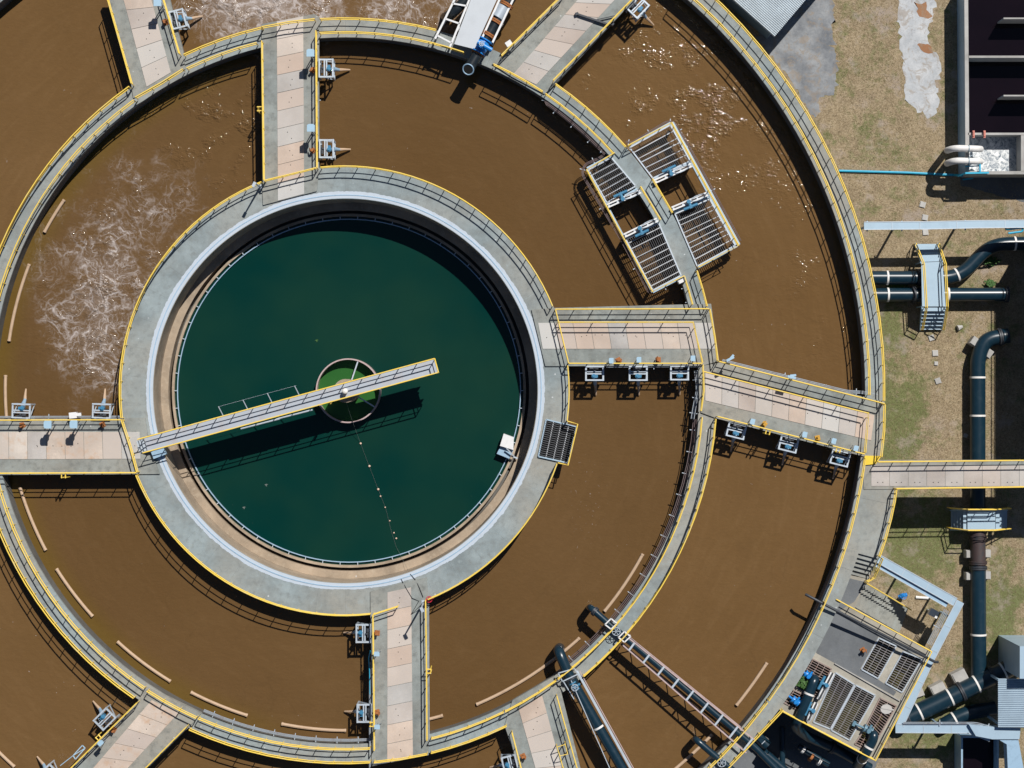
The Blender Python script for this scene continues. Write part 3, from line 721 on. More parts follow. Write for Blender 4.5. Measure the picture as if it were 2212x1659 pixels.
# ---- tan baffle planks on the brown water
def plank(label,*pts):
    w=[P(x,y,WZ+.1) for x,y in pts]; rs=[(p-Vector((C.x,C.y,p.z))).length for p in w]; as_=[ang(p) for p in w]
    out=[]
    for i in range(len(w)-1):
        d=(as_[i+1]-as_[i]+math.pi)%(2*math.pi)-math.pi
        for k in range(8):
            t=k/8; out.append(pol(rs[i]+(rs[i+1]-rs[i])*t,as_[i]+d*t,WZ+.12))
    out.append(w[-1]+Vector((0,0,.02)))
    g=MB(); g.tube(out,.11,8)
    for e in (0,-1):
        d=(out[1]-out[0]) if e==0 else (out[-1]-out[-2]); d.normalize(); g.tube([out[e]-d*.06,out[e]+d*.06],.125,8)
    tag(g.build('baffle_plank',M['tan']),label,'baffle',"tan baffles on the brown water")
plank('short straight tan baffle at upper left, above the white foam',(138,433),(97,500))
plank('long tan baffle left of the white foam',(63,572),(20,735))
plank('tan baffle at the left edge above the left bridge',(12,812),(14,900))
plank('tan baffle just below the left bridge, crossing its railing shadow',(44,1055),(98,1187))
plank('tan baffle at lower left, second below the left bridge',(123,1230),(199,1330))
plank('tan baffle at lower left, third below the left bridge',(255,1387),(367,1471))
plank('tan baffle above the ring walkway, beside the lower left bridge end',(414,1496),(533,1545))
plank('tan baffle ending near the lower mixer left of the lower bridge',(610,1564),(746,1578))
plank('stub of tan baffle poking out right of the lower bridge',(915,1556),(955,1546))
plank('long bent tan baffle running under the large dark pipe',(1031,1521),(1106,1484),(1183,1434),(1251,1379))
plank('slim tan baffle beside the curved inner railing at lower right',(1307,1319),(1388,1198))
plank('tan baffle in the outer basin, left of the grating platform',(1592,1522),(1656,1433))
plank('tan baffle at bottom under the trussed pipe',(1455,1664),(1497,1627),(1537,1588))
plank('tan baffle at the bottom left corner of the view',(-12,1615),(30,1655))

# ---- cables and conduits along the walkways
def conduits(label, path, n=4, pitch=.09, r=.028, z=.0, cat='conduit', mat='conduit'):
    t=thing('conduit_bundle',label,cat,path[0])
    for k in range(n):
        off=(k-(n-1)/2)*pitch; pts=[]
        for i,p in enumerate(path):
            d=(path[min(i+1,len(path)-1)]-path[max(i-1,0)]); d.z=0; d.normalize(); pts.append(p+Vector((d.y,-d.x,0))*off+Vector((0,0,z-.015*k)))
        g=MB(); g.tube(fillet(pts,.35,4) if len(pts)<12 else pts,r,6); g.build('conduit',M[mat],t)
    for i in range(0,len(path)-1,max(1,len(path)//9)):
        g=MB(); p=path[i].lerp(path[i+1],.5); d=(path[i+1]-path[i]); d.z=0; d.normalize(); s_=Vector((d.y,-d.x,0))*(n*pitch/2+.12)
        g.bar(p-s_+Vector((0,0,z-.07)),p+s_+Vector((0,0,z-.07)),.05,.04)
        g.build('bracket',M['steel'],t)
    return t
def arcz(r,p0,p1,z=0.0,step=.06): return [Vector((p.x,p.y,z)) for p in arc(r,p0,p1,0,step)]
conduits('bundle of dark rusty conduits on the ring walkway wall above the grating platforms',[P(1203,184,-.1),P(1180,210,-.1)]+arcz(23.72,(1184,217),(1298,313),-.1)+[P(1308,326,-.1)],4,mat='conduitdk')
conduits('bundle of dark rusty conduits hugging the lower left edge of the grating platforms',Q([(1308,322),(1302,338),(1262,356),(1257,376),(1344,521),(1404,636),(1468,604)],-.12),3,.07,.022,mat='conduitdk')
conduits('thin rusty conduits around the top corner of the upper right grating platform',Q([(1352,306),(1364,308),(1440,262),(1456,263),(1480,300),(1600,520)],-.12),2,.07,.022,mat='conduitdk')
conduits('grey cable run beside the inner ring railing right of the tall gap',Q([(1476,604),(1484,640),(1492,662)],-.1),4,.07)
conduits('dark conduits along the inner side of the ring walkway at lower right',arcz(23.70,(1496,905),(1216,1440),-.2),3,.11,mat='conduitdk')
conduits('upright conduits beside the corner of the tilted right bridge',Q([(1503,800),(1508,840),(1500,880),(1496,905)],-.1),3,.1)
conduits('grey conduits on the ring walkway edge left of the lower bridge',arcz(23.62,(432,1552),(797,1609),-.1),3,.07)
conduits('grey conduit along the mixer side of the top bridge',Q([(686.5,70),(687.5,362)],-.02),2,.06)
conduits('grey conduit along the right edge of the lower bridge',Q([(924,1300),(925.5,1610)],.0),3,.06)
conduits('grey conduit along the mixer edge of the left bridge',Q([(-50,901),(260,900)],.0),2,.07)
conduits('grey conduit along the mixer edge of the level right bridge',Q([(1310,792),(1515,791)],.0),2,.07)
conduits('grey conduit along the upper edge of the tilted right bridge',Q([(1560,779),(1830,846),(1870,848),(1898,856)],-.02),3,.08)
conduits('grey conduits on the left edge of the lower bridge, between its mixers',Q([(799,1430),(799,1660)],-.02),2,.07)
g=MB(); g.tube(fillet([P(800,1405,.4),P(796,1422,.3),P(798,1445,0),P(799,1500,0)],.4),.03,6); tag(g.build('hose',M['cyan']),'thin pale blue hose curling off the lower bridge','hose')

# ---- grating panels
def grating(label, quad, z, mat='grate', fine=.16, cross=.42, name='grating', edge='steel', group=None, depth=.05, fw=.026, cw=.05, jitter=0, mat2=None):
    """quad a,b,c,d in survey px; fine bars run a->d, cross bars run a->b"""
    a,b,c,d=Q(quad,z); t=thing(name,label,'grating',a.lerp(c,.5),0,group)
    g=MB()
    for p,q in ((a,b),(b,c),(c,d),(d,a)): g.bar(p,q,.09,.10)
    g.build('frame',M[edge],t,smooth=False)
    L=((b-a).length+(c-d).length)/2; n=max(2,int(L/fine)); g=MB()
    for i in range(1,n): u=i/n; g.bar(a.lerp(b,u),d.lerp(c,u),fw,depth)
    g.build('bearing_bars',M[mat2 or mat],t,smooth=False)
    L=((d-a).length+(c-b).length)/2; n=max(2,int(L/cross)); g=MB(); rnd=random.Random(len(label))
    for i in range(1,n):
        u=i/n+jitter*rnd.uniform(-.3,.3)/n; o=Vector((0,0,.04)); g.bar(a.lerp(d,u)+o,b.lerp(c,u)+o,cw*rnd.uniform(.7,1.5) if jitter else cw,.05)
    g.build('cross_bars',M[mat],t,smooth=False)
    return t
GG='gratings of the platforms on the middle ring'
grating('large steel grating at the top right of the grating platforms',[(1360,319),(1448,270),(1491,348),(1410,385)],.05,group=GG,fine=.13,cross=.42,jitter=1,mat2='gratedk')
grating('large steel grating at the right lower corner of the grating platforms',[(1458,462),(1533,430),(1588,530),(1506,575)],.05,group=GG,fine=.13,cross=.40,jitter=1,mat2='gratedk')
grating('steel grating at the left upper corner of the grating platforms',[(1271,367),(1311,438),(1373,402),(1321,341)],.05,group=GG,fine=.42,cross=.13,mat='gratedk',mat2='grate',fw=.07,cw=.026)
grating('steel grating at the bottom left of the grating platforms',[(1352,517),(1423,482),(1471,595),(1410,627)],.05,group=GG,fine=.13,cross=.40,jitter=1,mat2='gratedk')
# landing beams + rails of the two platforms
def platform_frame(label, beams, legs):
    t=thing('grating_stand',label,'stand',P(*beams[0][0],-.2))
    for p,q,wd in beams:
        g=MB(); g.bar(P(*p,-.08),P(*q,-.08),wd,.30); g.build('beam',M['tray'],t,smooth=False)
    for p in legs:
        g=MB(); c=P(*p,-.2); g.cyl((c.x,c.y,GZ),.12,GZ*-1-.25,10); g.build('column',M['wall'],t)
platform_frame('steel frame carrying the right pair of gratings over the water',[((1362,313),(1448,266),.16),((1450,266),(1594,530),.34),((1592,531),(1507,578),.16),((1411,388),(1492,350),.12),((1455,459),(1532,425),.12)],[(1445,285),(1585,528),(1495,350),(1530,428)])
platform_frame('steel frame carrying the left pair of gratings over the water',[((1325,334),(1268,364),.16),((1268,366),(1410,631),.2),((1410,631),(1474,598),.16),((1312,444),(1376,408),.12),((1350,513),(1422,478),.12)],[(1275,375),(1408,622),(1315,445),(1352,512)])
railing('railing around the right grating platform, upper and outer sides',line((1357,314),(1451,264),(1596,530),(1509,577)),0)
railing('railing around the left grating platform, upper and outer sides',line((1327,330),(1267,366),(1410,630),(1478,596)),0)
railing('short inner railing beside the right square opening of the grating platforms',line((1410,386),(1453,459)),0)
railing('short inner railing beside the left square opening of the grating platforms',line((1384,403),(1427,474)),0)
# sluice gates
def sluice(label,p,q,side,z=.35,motors=1,moff=0):
    a,b=P(*p,z),P(*q,z); d=(b-a).normalized(); s_=Vector((d.y,-d.x,0))*side; L=(b-a).length
    t=thing('sluice_gate',label,'sluice gate',a.lerp(b,.5)-Vector((0,0,z)),0,'motorised sluice gates')
    for k in (0,.2):
        g=MB(); g.bar(a+s_*k,b+s_*k,.10,.16); g.build('beam',M['whitebox'],t,smooth=False)
    g=MB()
    for u in (.04,.3,.7,.96): c=a.lerp(b,u); g.bar(c,c+s_*.2,.12,.08); g.bar(c+s_*.1,c+s_*.1-Vector((0,0,z+.7)),.09,.09)
    g.build('cross_piece',M['steel'],t)
    m=a.lerp(b,.45)+s_*.1
    g=MB(); g.tube([m-Vector((0,0,.1)),m+Vector((0,0,.35))],.14,12); g.tube([m+Vector((0,0,.2))+s_*-.1,m+Vector((0,0,.2))-s_*.35],.11,10)
    g.box(m-s_*.38+Vector((0,0,.2)),(.2,.2,.2),math.atan2(d.y,d.x)); g.tube([m-s_*.38+d*-.5+Vector((0,0,.2)),m-s_*.38+d*.5+Vector((0,0,.2))],.10,10); g.build('actuator',M['motor'],t)
    g=MB(); c=a.lerp(b,.72)+s_*.1+Vector((0,0,.12)); g.tube([c+d*.55*math.cos(u*.628)+s_*.16*math.sin(u*.628) for u in range(10)],.03,6,closed=True); g.build('lifting_ring',M['steel'],t)
    g=MB(); g.prism([(a+s_*.06).xy,(b+s_*.06).xy,(b+s_*.14).xy,(a+s_*.14).xy],WZ-.3,-.1); g.build('gate_leaf',M['darkst'],t,smooth=False)
sluice('sluice gate with pale beams below the top right grating',(1412,390),(1493,353),1)
sluice('sluice gate with pale beams above the lower right grating',(1453,454),(1531,421),-1)
sluice('sluice gate with pale beams below the left upper grating',(1311,442),(1383,410),1)
sluice('sluice gate with pale beams above the bottom left grating',(1350,512),(1422,477),-1)
g=MB(); g.prism(Q([(1463,604),(1479,598),(1483,606),(1468,613)],.9),.0,.9); tag(g.build('junction_box',M['whitebox'],smooth=False),'white junction box at the bottom corner of the grating platforms','box')
# square grating over the clarifier deck
grating('square dark steel grating on the edge of the green tank deck',[(1180,906),(1245,922),(1227,1000),(1163,986)],.10,fine=.45,cross=.14,mat='gratedk',mat2='grate',edge='tray',cw=.035,fw=.06)
g=MB(); q=Q([(1181,908),(1243,923),(1226,998),(1165,984)],.03)[::-1]; g.prism(q,.004,.02); tag(g.build('shade_plate',M['holeshade'],smooth=False),'black plate painting the shaded recess under the square grating on the green tank deck','recess')  # black plate on the solid deck paints the shade below the bars

# ================================================================ SCRAPER in the green tank
e0=P(312,962,.6); e1=P(944,790,.6); ax=(e1-e0).normalized(); sd=Vector((-ax.y,ax.x,0))
t=thing('scraper_bridge','long grey scraper bridge with yellow railings reaching across the green tank','bridge',e0-Vector((0,0,.6)))
def along(u,o=0,z=.6): p=e0+ax*u+sd*o; p.z=z; return p
L=(e1-e0).length
q=[along(.1,-.46),along(L,-.46),along(L,.46),along(.1,.46)]
g=MB(); g.prism(q,.50,.60); g.build('walk_plate',M['deckmetal'],t,smooth=False)
g=MB()
for o in (-.42,.42):
    g.bar(along(.3,o,.44),along(L,o,.44),.10,.12); g.bar(along(1.5,o,-.25),along(L-.6,o,-.25),.08,.08)
    k=0; u=1.5
    while u<L-1.5: g.bar(along(u,o,-.25 if k%2 else .42),along(u+.9,o,.42 if k%2 else -.25),.05,.05); u+=.9; k+=1
    g.bar(along(.9,o*1.05,.10),along(L-.15,o*1.05,.10),.03,.72)
g.build('truss',M['steelb'],t,smooth=False)
for o,u0,u1 in ((-.48,-.05,L),(.48,-.15,L)):
    g=MB(); g.tube([along(u0,o,1.65),along(L,o,1.65)],.046,6); g.build('top_rail',M['yellow'],t)
    g=MB(); g.tube([along(u0+.1,o,1.12),along(L,o,1.12)],.034,6); g.build('mid_rail',M['yellow'],t)
    for k in range(17):
        g=MB(); c=along(.1+(L-.1)*k/16,o,.5); g.tube([c,c+Vector((0,0,1.15))],.03,6); g.build('post',M['yellow'],t)
g=MB(); g.tube([along(L,-.48,1.65),along(L,.48,1.65)],.046,6); g.tube([along(L,-.48,1.12),along(L,.48,1.12)],.034,6); g.build('end_rail',M['yellow'],t)
c=along(.75,-.75,.25)
g=MB(); g.box(c,(.9,.5,.45),math.atan2(ax.y,ax.x)+.1); g.box(along(.6,-.3,.3),(.5,1.3,.25),math.atan2(ax.y,ax.x)); g.build('drive_carriage',M['steelb'],t)
for o in (-.55,.5):
    g=MB(); p=along(.55,o,.24); g.tube([p-sd*.07,p+sd*.07],.21,16); g.build('wheel',M['cable'],t)
for u in (4.9,6.6,8.3,10.2):
    g=MB(); p=along(u+.7,.46,.3); g.tube([p,p+sd*.75+ax*-.12+Vector((0,0,.3))],.035,6); g.build('outrigger',M['steel'],t)
g=MB(); g.tube([along(4.9+.6,1.2,.6),along(10.9,1.2,.6)],.007,5); g.build('guy_wire',M['steel'],t)
for u0,u1 in ((6.5,9.2),(9.0,11.5)):
    g=MB(); g.tube([along(u0,-.62,.35),along(u1,-.66,.35)],.06,8); g.build('skimmer_tube',M['steel'],t)
g=MB(); p=along(L*.63,-.55,.5); g.tube([p,p+Vector((0,0,.5))],.06,8); g.build('drive_post',M['yellow'],t)
# ladder-like step at the outer end
g=MB()
for o in (-.40,.40): g.bar(along(-.55,o,.05),along(.1,o,.55),.06,.06)
for k in range(3): g.bar(along(-.45+.2*k,-.4,.14+.15*k),along(-.45+.2*k,.4,.14+.15*k),.2,.03)
g.build('step',M['steel'],t)
# centre column and stilling well
t=thing('centre_well','round steel stilling well with bright green water around the scraper pivot','well',(C.x,C.y,CZ-1))
g=MB(); g.sector(2.13,2.22,0,2*math.pi,CZ-.8,-2.05,64); g.build('well_ring',M['pinkrack'],t,smooth=False)
g=MB(); g.cyl((C.x,C.y,CZ-1),.80,1.0-CZ+.35-.35+.05,28); g.cyl((C.x,C.y,.05),.55,.35,24); g.build('column',M['ledge'],t)
for a in (1.25,-.55):
    g=MB(); g.bar(pol(.75,a,-2.15),pol(2.15,a,-2.15),.09,.12); g.build('spoke',M['steel'],t)
o=structure('well_water',MB().sheet([pol(2.14,2*math.pi*i/48) for i in range(48)],CZ+.03),M['algae'])
g=MB(); p=P(745,845,1.15); g.cyl((p.x,p.y,.6),.17,.5,14); g.sphere((p.x,p.y,1.12),.2,12,.6); tag(g.build('beacon',M['band']),'small pale dome lamp on the middle of the scraper bridge','lamp')
# floating bits on the green water
for l,px,py in (('bright green leaf floating on the green water above the centre well',684,735),('pale leaf floating on the green water, left of the float line',575,1047),('pale leaf floating low on the green water near the left rim',527,1096)):
    g=MB(); p=P(px,py,CZ+.02); g.add([p+Vector((-.12,0,0)),p+Vector((-.03,-.06,.01)),p+Vector((.13,.02,0)),p+Vector((.02,.07,.02))],[(0,1,2,3)]); g.add([p+Vector((-.02,-.12,.01)),p+Vector((.06,-.1,.01)),p+Vector((.02,.02,.02))],[(0,1,2)])
    tag(g.build('floating_leaf',M['plantm'] if 'bright' in l else M['rope'],smooth=False),l,'leaf')
# scum box
t=thing('scum_box','white and grey skimmer box on the right rim of the green tank','skimmer box',P(1092,960,CZ))
g=MB(); g.prism(Q([(1088,937),(1110,945),(1109,972),(1080,963)],-2.0),CZ-.2,-2.0); g.build('lid',M['whitebox'],t,smooth=False)
g=MB(); g.prism(Q([(1081,965),(1109,973),(1100,991),(1073,980)],-2.3),CZ-.2,-2.3); g.build('trough',M['steelb'],t,smooth=False)
g=MB(); g.bar(P(1094,968,-1.9),P(1110,985,-2.1),.08,.08); g.bar(P(1104,985,-2.3),P(1118,990,-2.3),.1,.1); g.build('bracket',M['steel'],t)
# float line
t=thing('float_line','thin line with small pale orange floats crossing the green water','float line',P(760,905,CZ))
fl=[(748,869,-.2),(760,906,-1.9),(779,958,CZ),(798,1008,CZ),(817,1057,CZ),(833,1097,CZ),(846,1150,CZ),(856,1181,CZ),(880,1229,-2.2),(886,1244,.05)]
pts=[P(x,y,z)+Vector((0,0,.03)) for x,y,z in fl]
g=MB(); g.tube(pts,.007,5); g.build('rope',M['rope'],t)
for x,y,s_ in ((779,958,.12),(798,1007,.13),(817,1057,.13),(822,1072,.09),(832,1096,.08),(842,1125,.08),(851,1151,.09),(856,1163,.1)):
    g=MB(); p=P(x,y,CZ+.05); g.sphere(p,s_*.65,8,.8); g.build('float',M['float'],t)
# stray cable from the rim along the lower bridge
g=MB(); g.tube([P(x,y,z) for x,y,z in ((862,1240,-2),(866,1250,.02),(878,1272,.17),(890,1292,.17),(905,1298,.17),(888,1327,.17),(917,1300,1.0))],.022,5); tag(g.build('cable',M['cable']),'thin black cable trailing over the top of the lower bridge','cable')
g=MB(); g.tube([P(x,y,z) for x,y,z in ((914,1290,.17),(906,1270,.17),(897,1252,.06),(886,1240,.03))],.022,5); tag(g.build('cable',M['cable']),'short black cable on the deck right of the trailing cable','cable')

# lamp post on lower bridge
def offs(part,b):
    ch=part.children[0]; ch.data.transform(Matrix.Translation(-b))
def lamp_post(label,base,h,z,arm):
    b=P(*base,z); t=thing('lamp_post',label,'lamp post',b)
    g=MB(); g.tube([b,b+Vector((0,0,h))],[.075,.05],10); g.box(b+Vector((0,0,.03)),(.28,.28,.06)); pl_=g.build('pole',M['steel'],t)
    g=MB(); a=b+Vector((0,0,h)); e=a+Vector((arm[0],arm[1],.08)); g.bar(a,e,.08,.06); g.box(e,(.34,.2,.10),math.atan2(arm[1],arm[0])); g.build('lamp_head',M['steel'],pl_,local=True); offs(pl_,b)
lamp_post('thin grey lamp post standing over the right railing of the lower bridge',(915,1301),3.3,BR_Z,(.05,-.1))
lamp_post('thin post with pale lamp at the lower left corner of the top bridge',(562,404),2.6,0,(-.05,-.1))
# red valve
t=thing('fire_valve','small red valve at the top corner of the lower bridge','valve',P(928,1292,0))
g=MB(); p=P(928,1292,0); g.cyl(p,.09,.7,10); g.tube([p+Vector((-.2,-.1,.55)),p+Vector((.3,.1,.55))],.07,8); g.build('body',M['redv'],t)
g=MB(); wheel(g,p+Vector((0,0,.8)),.2); g.build('handwheel',M['redv'],t)
# ladder rungs: hook bars outside rails
def hooks(label,px,py,dx,dy,z=1.1):
    g=MB(); a=P(px,py,z); k=Vector((dx,-dy,0))
    s_=Vector((k.y,-k.x,0)).normalized()*.13
    for o in (-1,1): g.tube([a+s_*o,a+k+s_*o,a+k+s_*o+Vector((0,0,-1.5))],.04,6)
    for zz in (-.3,-.7,-1.1): g.bar(a+k-s_+Vector((0,0,zz)),a+k+s_+Vector((0,0,zz)),.03,.03)
    tag(g.build('ladder',M['yellow']),label,'ladder','short yellow ladders outside the railings')
hooks('short yellow ladder outside the left railing of the top bridge',565,235,-.28,0)
hooks('short yellow ladder outside the lower railing of the left bridge',137,1023,0,.28)
hooks('short yellow ladder outside the right railing of the lower bridge',922,1450,.25,0)
hooks('short yellow ladder outside the left railing of the lower bridge',807,1565,-.25,0)
hooks('short yellow ladder outside the mixer railing of the lower left bridge',216,1597,-.2,-.2)
hooks('short yellow ladder outside the lower railing of the tilted bridge, right end',1812,968,-.07,.26)
hooks('short yellow ladder outside the lower railing of the tilted bridge, middle',1660,929,-.07,.26)
# jib crane on upper right bridge
t=thing('jib_crane','dark steel jib crane arm lying across the diagonal upper right bridge','crane',P(1318,54,BR_Z))
b=P(1318,54,.3); e=P(1246,30,.3)
g=MB(); g.bar(b,e,.12,.16); g.box(e,(.22,.18,.2),.3); g.build('arm',M['darkst'],t)
g=MB(); g.bar(b.lerp(e,.45),P(1328,34,.3),.06,.08); g.build('brace',M['darkst'],t)
g=MB(); p=P(1322,54,.1); g.cyl((p.x,p.y,.12),.12,.5,10); g.build('mast',M['darkst'],t)
# hatch guard on B9
t=thing('hatch_guard','square yellow hatch guard frame on the bottom bridge beside the large pipe','guard',P(1213,1617,BR_Z))
g=MB(); q=[P(x,y,1.2) for x,y in ((1203,1614),(1221,1608),(1226,1629),(1209,1633))]; g.tube(q,.04,6,closed=True)
for p in q: g.tube([p,Vector((p.x,p.y,BR_Z))],.035,6)
g.build('frame',M['yellow'],t)
g=MB(); g.tube([q[3],q[3]+Vector((.25,-.9,0)),q[3]+Vector((.25,-.9,-1.0))],.035,6); g.build('handle_bar',M['yellow'],t)
# tipped cabinet on B8
t=thing('tipped_cabinet','pale blue grey open frame leaning outside the lower left bridge','frame',P(172,1625,.2))
g=MB(); q=Q([(158,1632),(178,1610),(184,1616),(163,1640)],.5)
g.path(q+[q[0]],.06,.06); g.bar(q[0],q[2],.05,.05); g.bar(P(130,1654,.3),q[0],.05,.05); g.build('frame',M['boxblue'],t)
# camera mast on the tilted bridge / wall lamps
def wall_lamp(label,px,py,a):
    p=P(px,py,0); t=thing('flood_lamp',label,'lamp',p)
    g=MB(); g.cyl((p.x,p.y,.1),.04,1.6,8); g.build('pole',M['steel'],t)
    g=MB(); g.box((p.x,p.y,1.75),(.55,.16,.1),R(a)); g.box((p.x+.1,p.y+.12,1.72),(.4,.14,.08),R(a+20)); g.build('lamp_head',M['boxblue'],t)
wall_lamp('pale twin floodlight at the corner where level and tilted bridges meet',1571,776,28)
wall_lamp('pale floodlight box on the upper railing of the tilted bridge',1702,815,-14)
g=MB(); p=P(160,897,.3); g.box((p.x,p.y,.45),(.5,.4,.5),.1); g.box((p.x+.3,p.y+.05,.6),(.5,.2,.15),.1); tag(g.build('junction_box',M['whitebox']),'white junction box with looped cable above the left bridge railing','box')

# ================================================================ PIPES
def pipe(label, path, r, mat='pipe', bands=(), flanges=(), name='pipe', n=18, fil=1.2, open_end=False, cat='pipe', bandmat='band', group=None, flmat=None):
    pts=fillet(path,fil); t=thing(name,label,cat,path[0],0,group)
    g=MB(); g.tube(pts,r,n); g.build('body',M[mat],t)
    L=[0]
    for a,b in zip(pts[:-1],pts[1:]): L.append(L[-1]+(b-a).length)
    def at(u):
        d=u*L[-1]; k=0
        while k<len(pts)-2 and L[k+1]<d: k+=1
        f=(d-L[k])/max(1e-6,L[k+1]-L[k]); return pts[k].lerp(pts[k+1],f),(pts[k+1]-pts[k]).normalized()
    for u in bands:
        g=MB(); p,d=at(u); collar(g,p,d,r+.03,.13); g.build('strap',M[bandmat],t)
    for u in flanges:
        g=MB(); p,d=at(u); collar(g,p,d,r+.10,.10); collar(g,p+d*.13,d,r+.10,.10); g.build('flange',M[flmat] if flmat else M['darkst'] if mat!='rustpipe' else M[mat],t)
    return t
PZ0=-3.65
pipe('upper of the twin dark pipes, bending up beyond the stepover stair',Q([(1880,600),(2072,600),(2140,527),(2260,525)],PZ0),.475,bands=(.09,.465,.83),flanges=(.255,))
pipe('lower straight pipe of the twin dark pipes through the stepover stair',Q([(1884,637),(2176,636)],PZ0),.475,bands=(.115,.56),flanges=(.30,.985))
pipe('thick upright dark teal pipe running down the grass under the footbridge',Q([(2178,725),(2128,733),(2112,772),(2112,1096)],PZ0),.53,bands=(.32,.52,.855),flanges=(.04,),fil=1.6)
pipe('rust stained length of the upright pipe below the small stepover',Q([(2112,1096),(2113,1222)],PZ0),.52,'rustpipe',flanges=(.50,.93))
pipe('lower dark teal length of the upright pipe ending at the diagonal pipe',Q([(2113,1222),(2114,1462)],PZ0),.53,bands=(.62,),flanges=(.01,))
pipe('thick diagonal dark pipe at bottom right with white straps and saddle supports',Q([(1948,1556),(2130,1468),(2235,1415)],-3.3),.62,bands=(.13,.36,.56,.76),flanges=(.03,.44,.68))
pipe('short dark pipe in the shade under the diagonal pipe',Q([(2035,1568),(2085,1540),(2150,1530)],-3.9),.5,bands=(.25,))
# supports
def block(label,px,py,sx,sy,h,rot=0,z=GZ,mat='pale',name='pipe_support',cat='support',group='concrete pipe supports'):
    p=P(px,py,z+h); g=MB(); g.box((p.x,p.y,z+h/2-.05),(sx,sy,h+.1),R(rot)); g.box((p.x,p.y,z+h+.03),(sx*.86,sy*.86,.06),R(rot))
    return tag(g.build(name,M[mat],smooth=False),label,cat,group)
block('pale concrete block on the outer side of the upper pipe elbow',2105,737,.42,.6,.9,-35)
block('pale concrete block on the inner side of the upper pipe elbow',2137,764,.42,.6,.9,-35)
block('concrete block left of the rusty pipe length',2093,1197,.4,.55,.8)
block('concrete block right of the rusty pipe length',2134,1196,.4,.55,.8)
block('concrete block left of the upright pipe below the rusty length',2093,1245,.4,.55,.8)
block('concrete block right of the upright pipe below the rusty length',2134,1243,.4,.55,.8)
block('large pale saddle block under the middle of the diagonal pipe',2074,1462,1.0,.8,.8,27)
block('large pale saddle block under the lower half of the diagonal pipe',2028,1490,1.0,.8,.8,27)
block('pale saddle block under the lower end of the diagonal pipe',1985,1498,.7,.5,.25,20)
for l,x,y in (('topmost, above the pale blue tray',1993,442),('just above the pale blue tray',1998,470),('just below the pale blue tray',1999,502),
              ('at the foot of the stepover stair',2012,730),('second below the stepover stair',2020,763),('tiny, third below the stepover stair',2022,785),('lowest, near the footbridge',2026,823),('lone and small, near the yellow plate',2086,941)):
    s_=.42 if ('tiny' not in l and 'lone' not in l) else .28
    block('grey paving slab on the grass, '+l,x,y,s_,s_,.03,random.uniform(-20,20),name='paving_slab',cat='slab',group='paving slabs on the grass')
g=MB(); p=P(2072,709,GZ); g.tube([p+Vector((-.15,0,.15)),p+Vector((.2,.12,.1))],[.22,.1],8); tag(g.build('concrete_lump',M['pale']),'pale concrete lump on the grass below the straight twin pipe','rubble')

# pipes over the rings
lp=pipe('large dark pipe crossing the ring walkway at the bottom, with pale blue valve',[P(1209,1400,-1.6),P(1206,1405,.42),P(1232,1465,.42),P(1368,1700,.42)],.36,bands=(.62,),flanges=(.3,),fil=.7)
def valve_on(label,c,d,size,mat,wheelr=.0,name='valve'):
    d=Vector(d).normalized(); t=thing(name,label,'valve',c)
    sd_=Vector((-d.y,d.x,0))
    g=MB(); g.tube([c-d*size*.55,c-d*size*.25,c+d*size*.25,c+d*size*.55],[size*.5,size*.58,size*.58,size*.5],14)
    for k in (-.6,.6): collar(g,c+d*size*k,d,size*.68,.08)
    g.tube([c,c+Vector((0,0,size*.95))],[size*.42,size*.30],12); bd_=g.build('body',M[mat],t)
    g=MB(); a=c+Vector((0,0,size*.95)); g.box(a,(size*.6,size*.45,size*.35),math.atan2(d.y,d.x)); g.tube([a,a+sd_*size*1.0],size*.2,10); g.tube([a-sd_*size*.4,a],size*.25,10); ac_=g.build('actuator',M[mat],bd_)
    if wheelr:
        g=MB(); wheel(g,a+Vector((0,0,.3)),wheelr); g.build('handwheel',M['steel'],t)
    return t
d1=P(1368,1700)-P(1232,1465)
valve_on('pale blue motor valve on the large dark pipe at the bottom',P(1241,1482,.55),d1,.42,'motor',.22)
t=thing('pipe_rack','white and rust trimmed truss beside the large dark pipe at the bottom','rack',P(1242,1447,0))
for p,q,wd in (((1246,1449),(1385,1700),.16),((1232,1466),(1335,1700),.05),((1216,1470),(1240,1510),.06)):
    g=MB(); g.bar(P(*p,.75),P(*q,.75),wd,.14); g.build('beam',M['steel'],t,smooth=False)
g=MB(); g.bar(P(1252,1449,.70),P(1391,1700,.70),.05,.1); g.bar(P(1246,1449,-.5),P(1385,1700,-.5),.1,.1); a0,b0=P(1246,1449,.7),P(1385,1700,.7)
for i in range(14): g.bar(a0.lerp(b0,i/14)-Vector((0,0,1.2 if i%2 else 0)),a0.lerp(b0,(i+1)/14)-Vector((0,0,0 if i%2 else 1.2)),.06,.06)
g.build('bracing',M['pinkrack'],t,smooth=False)
g=MB(); q=[P(*p,.85) for p in ((1206,1454),(1215,1472),(1249,1456),(1241,1444))]; g.path(q+[q[0]],.07,.07); g.build('end_frame',M['steel'],t,smooth=False)
pipe('slim dark pipe on a long truss between middle and outer rings',[P(1272,1314,-1.8),P(1275,1312,.42),P(1312,1345,.42),P(1631,1614,.42),P(1705,1690,.42)],.23,fil=.5,flanges=(.12,))
pipe('slim dark pipe end hooking over the outer wall at the bottom',[P(1500,1598,-1.8),P(1503,1597,.42),P(1546,1634,.42),P(1620,1695,.42)],.23,fil=.5)
t=thing('pipe_truss','long faded truss carrying the slim dark pipe across the outer basin','truss',P(1345,1380,0))
TA,TB=P(1361,1383,.42),P(1640,1617,.42); TA2,TB2=P(1340,1390,.42),P(1612,1628,.42)
TA=P(1358,1378,.62); TB=P(1632,1600,.62); TA2=P(1346,1394,.62); TB2=P(1612,1626,.62)
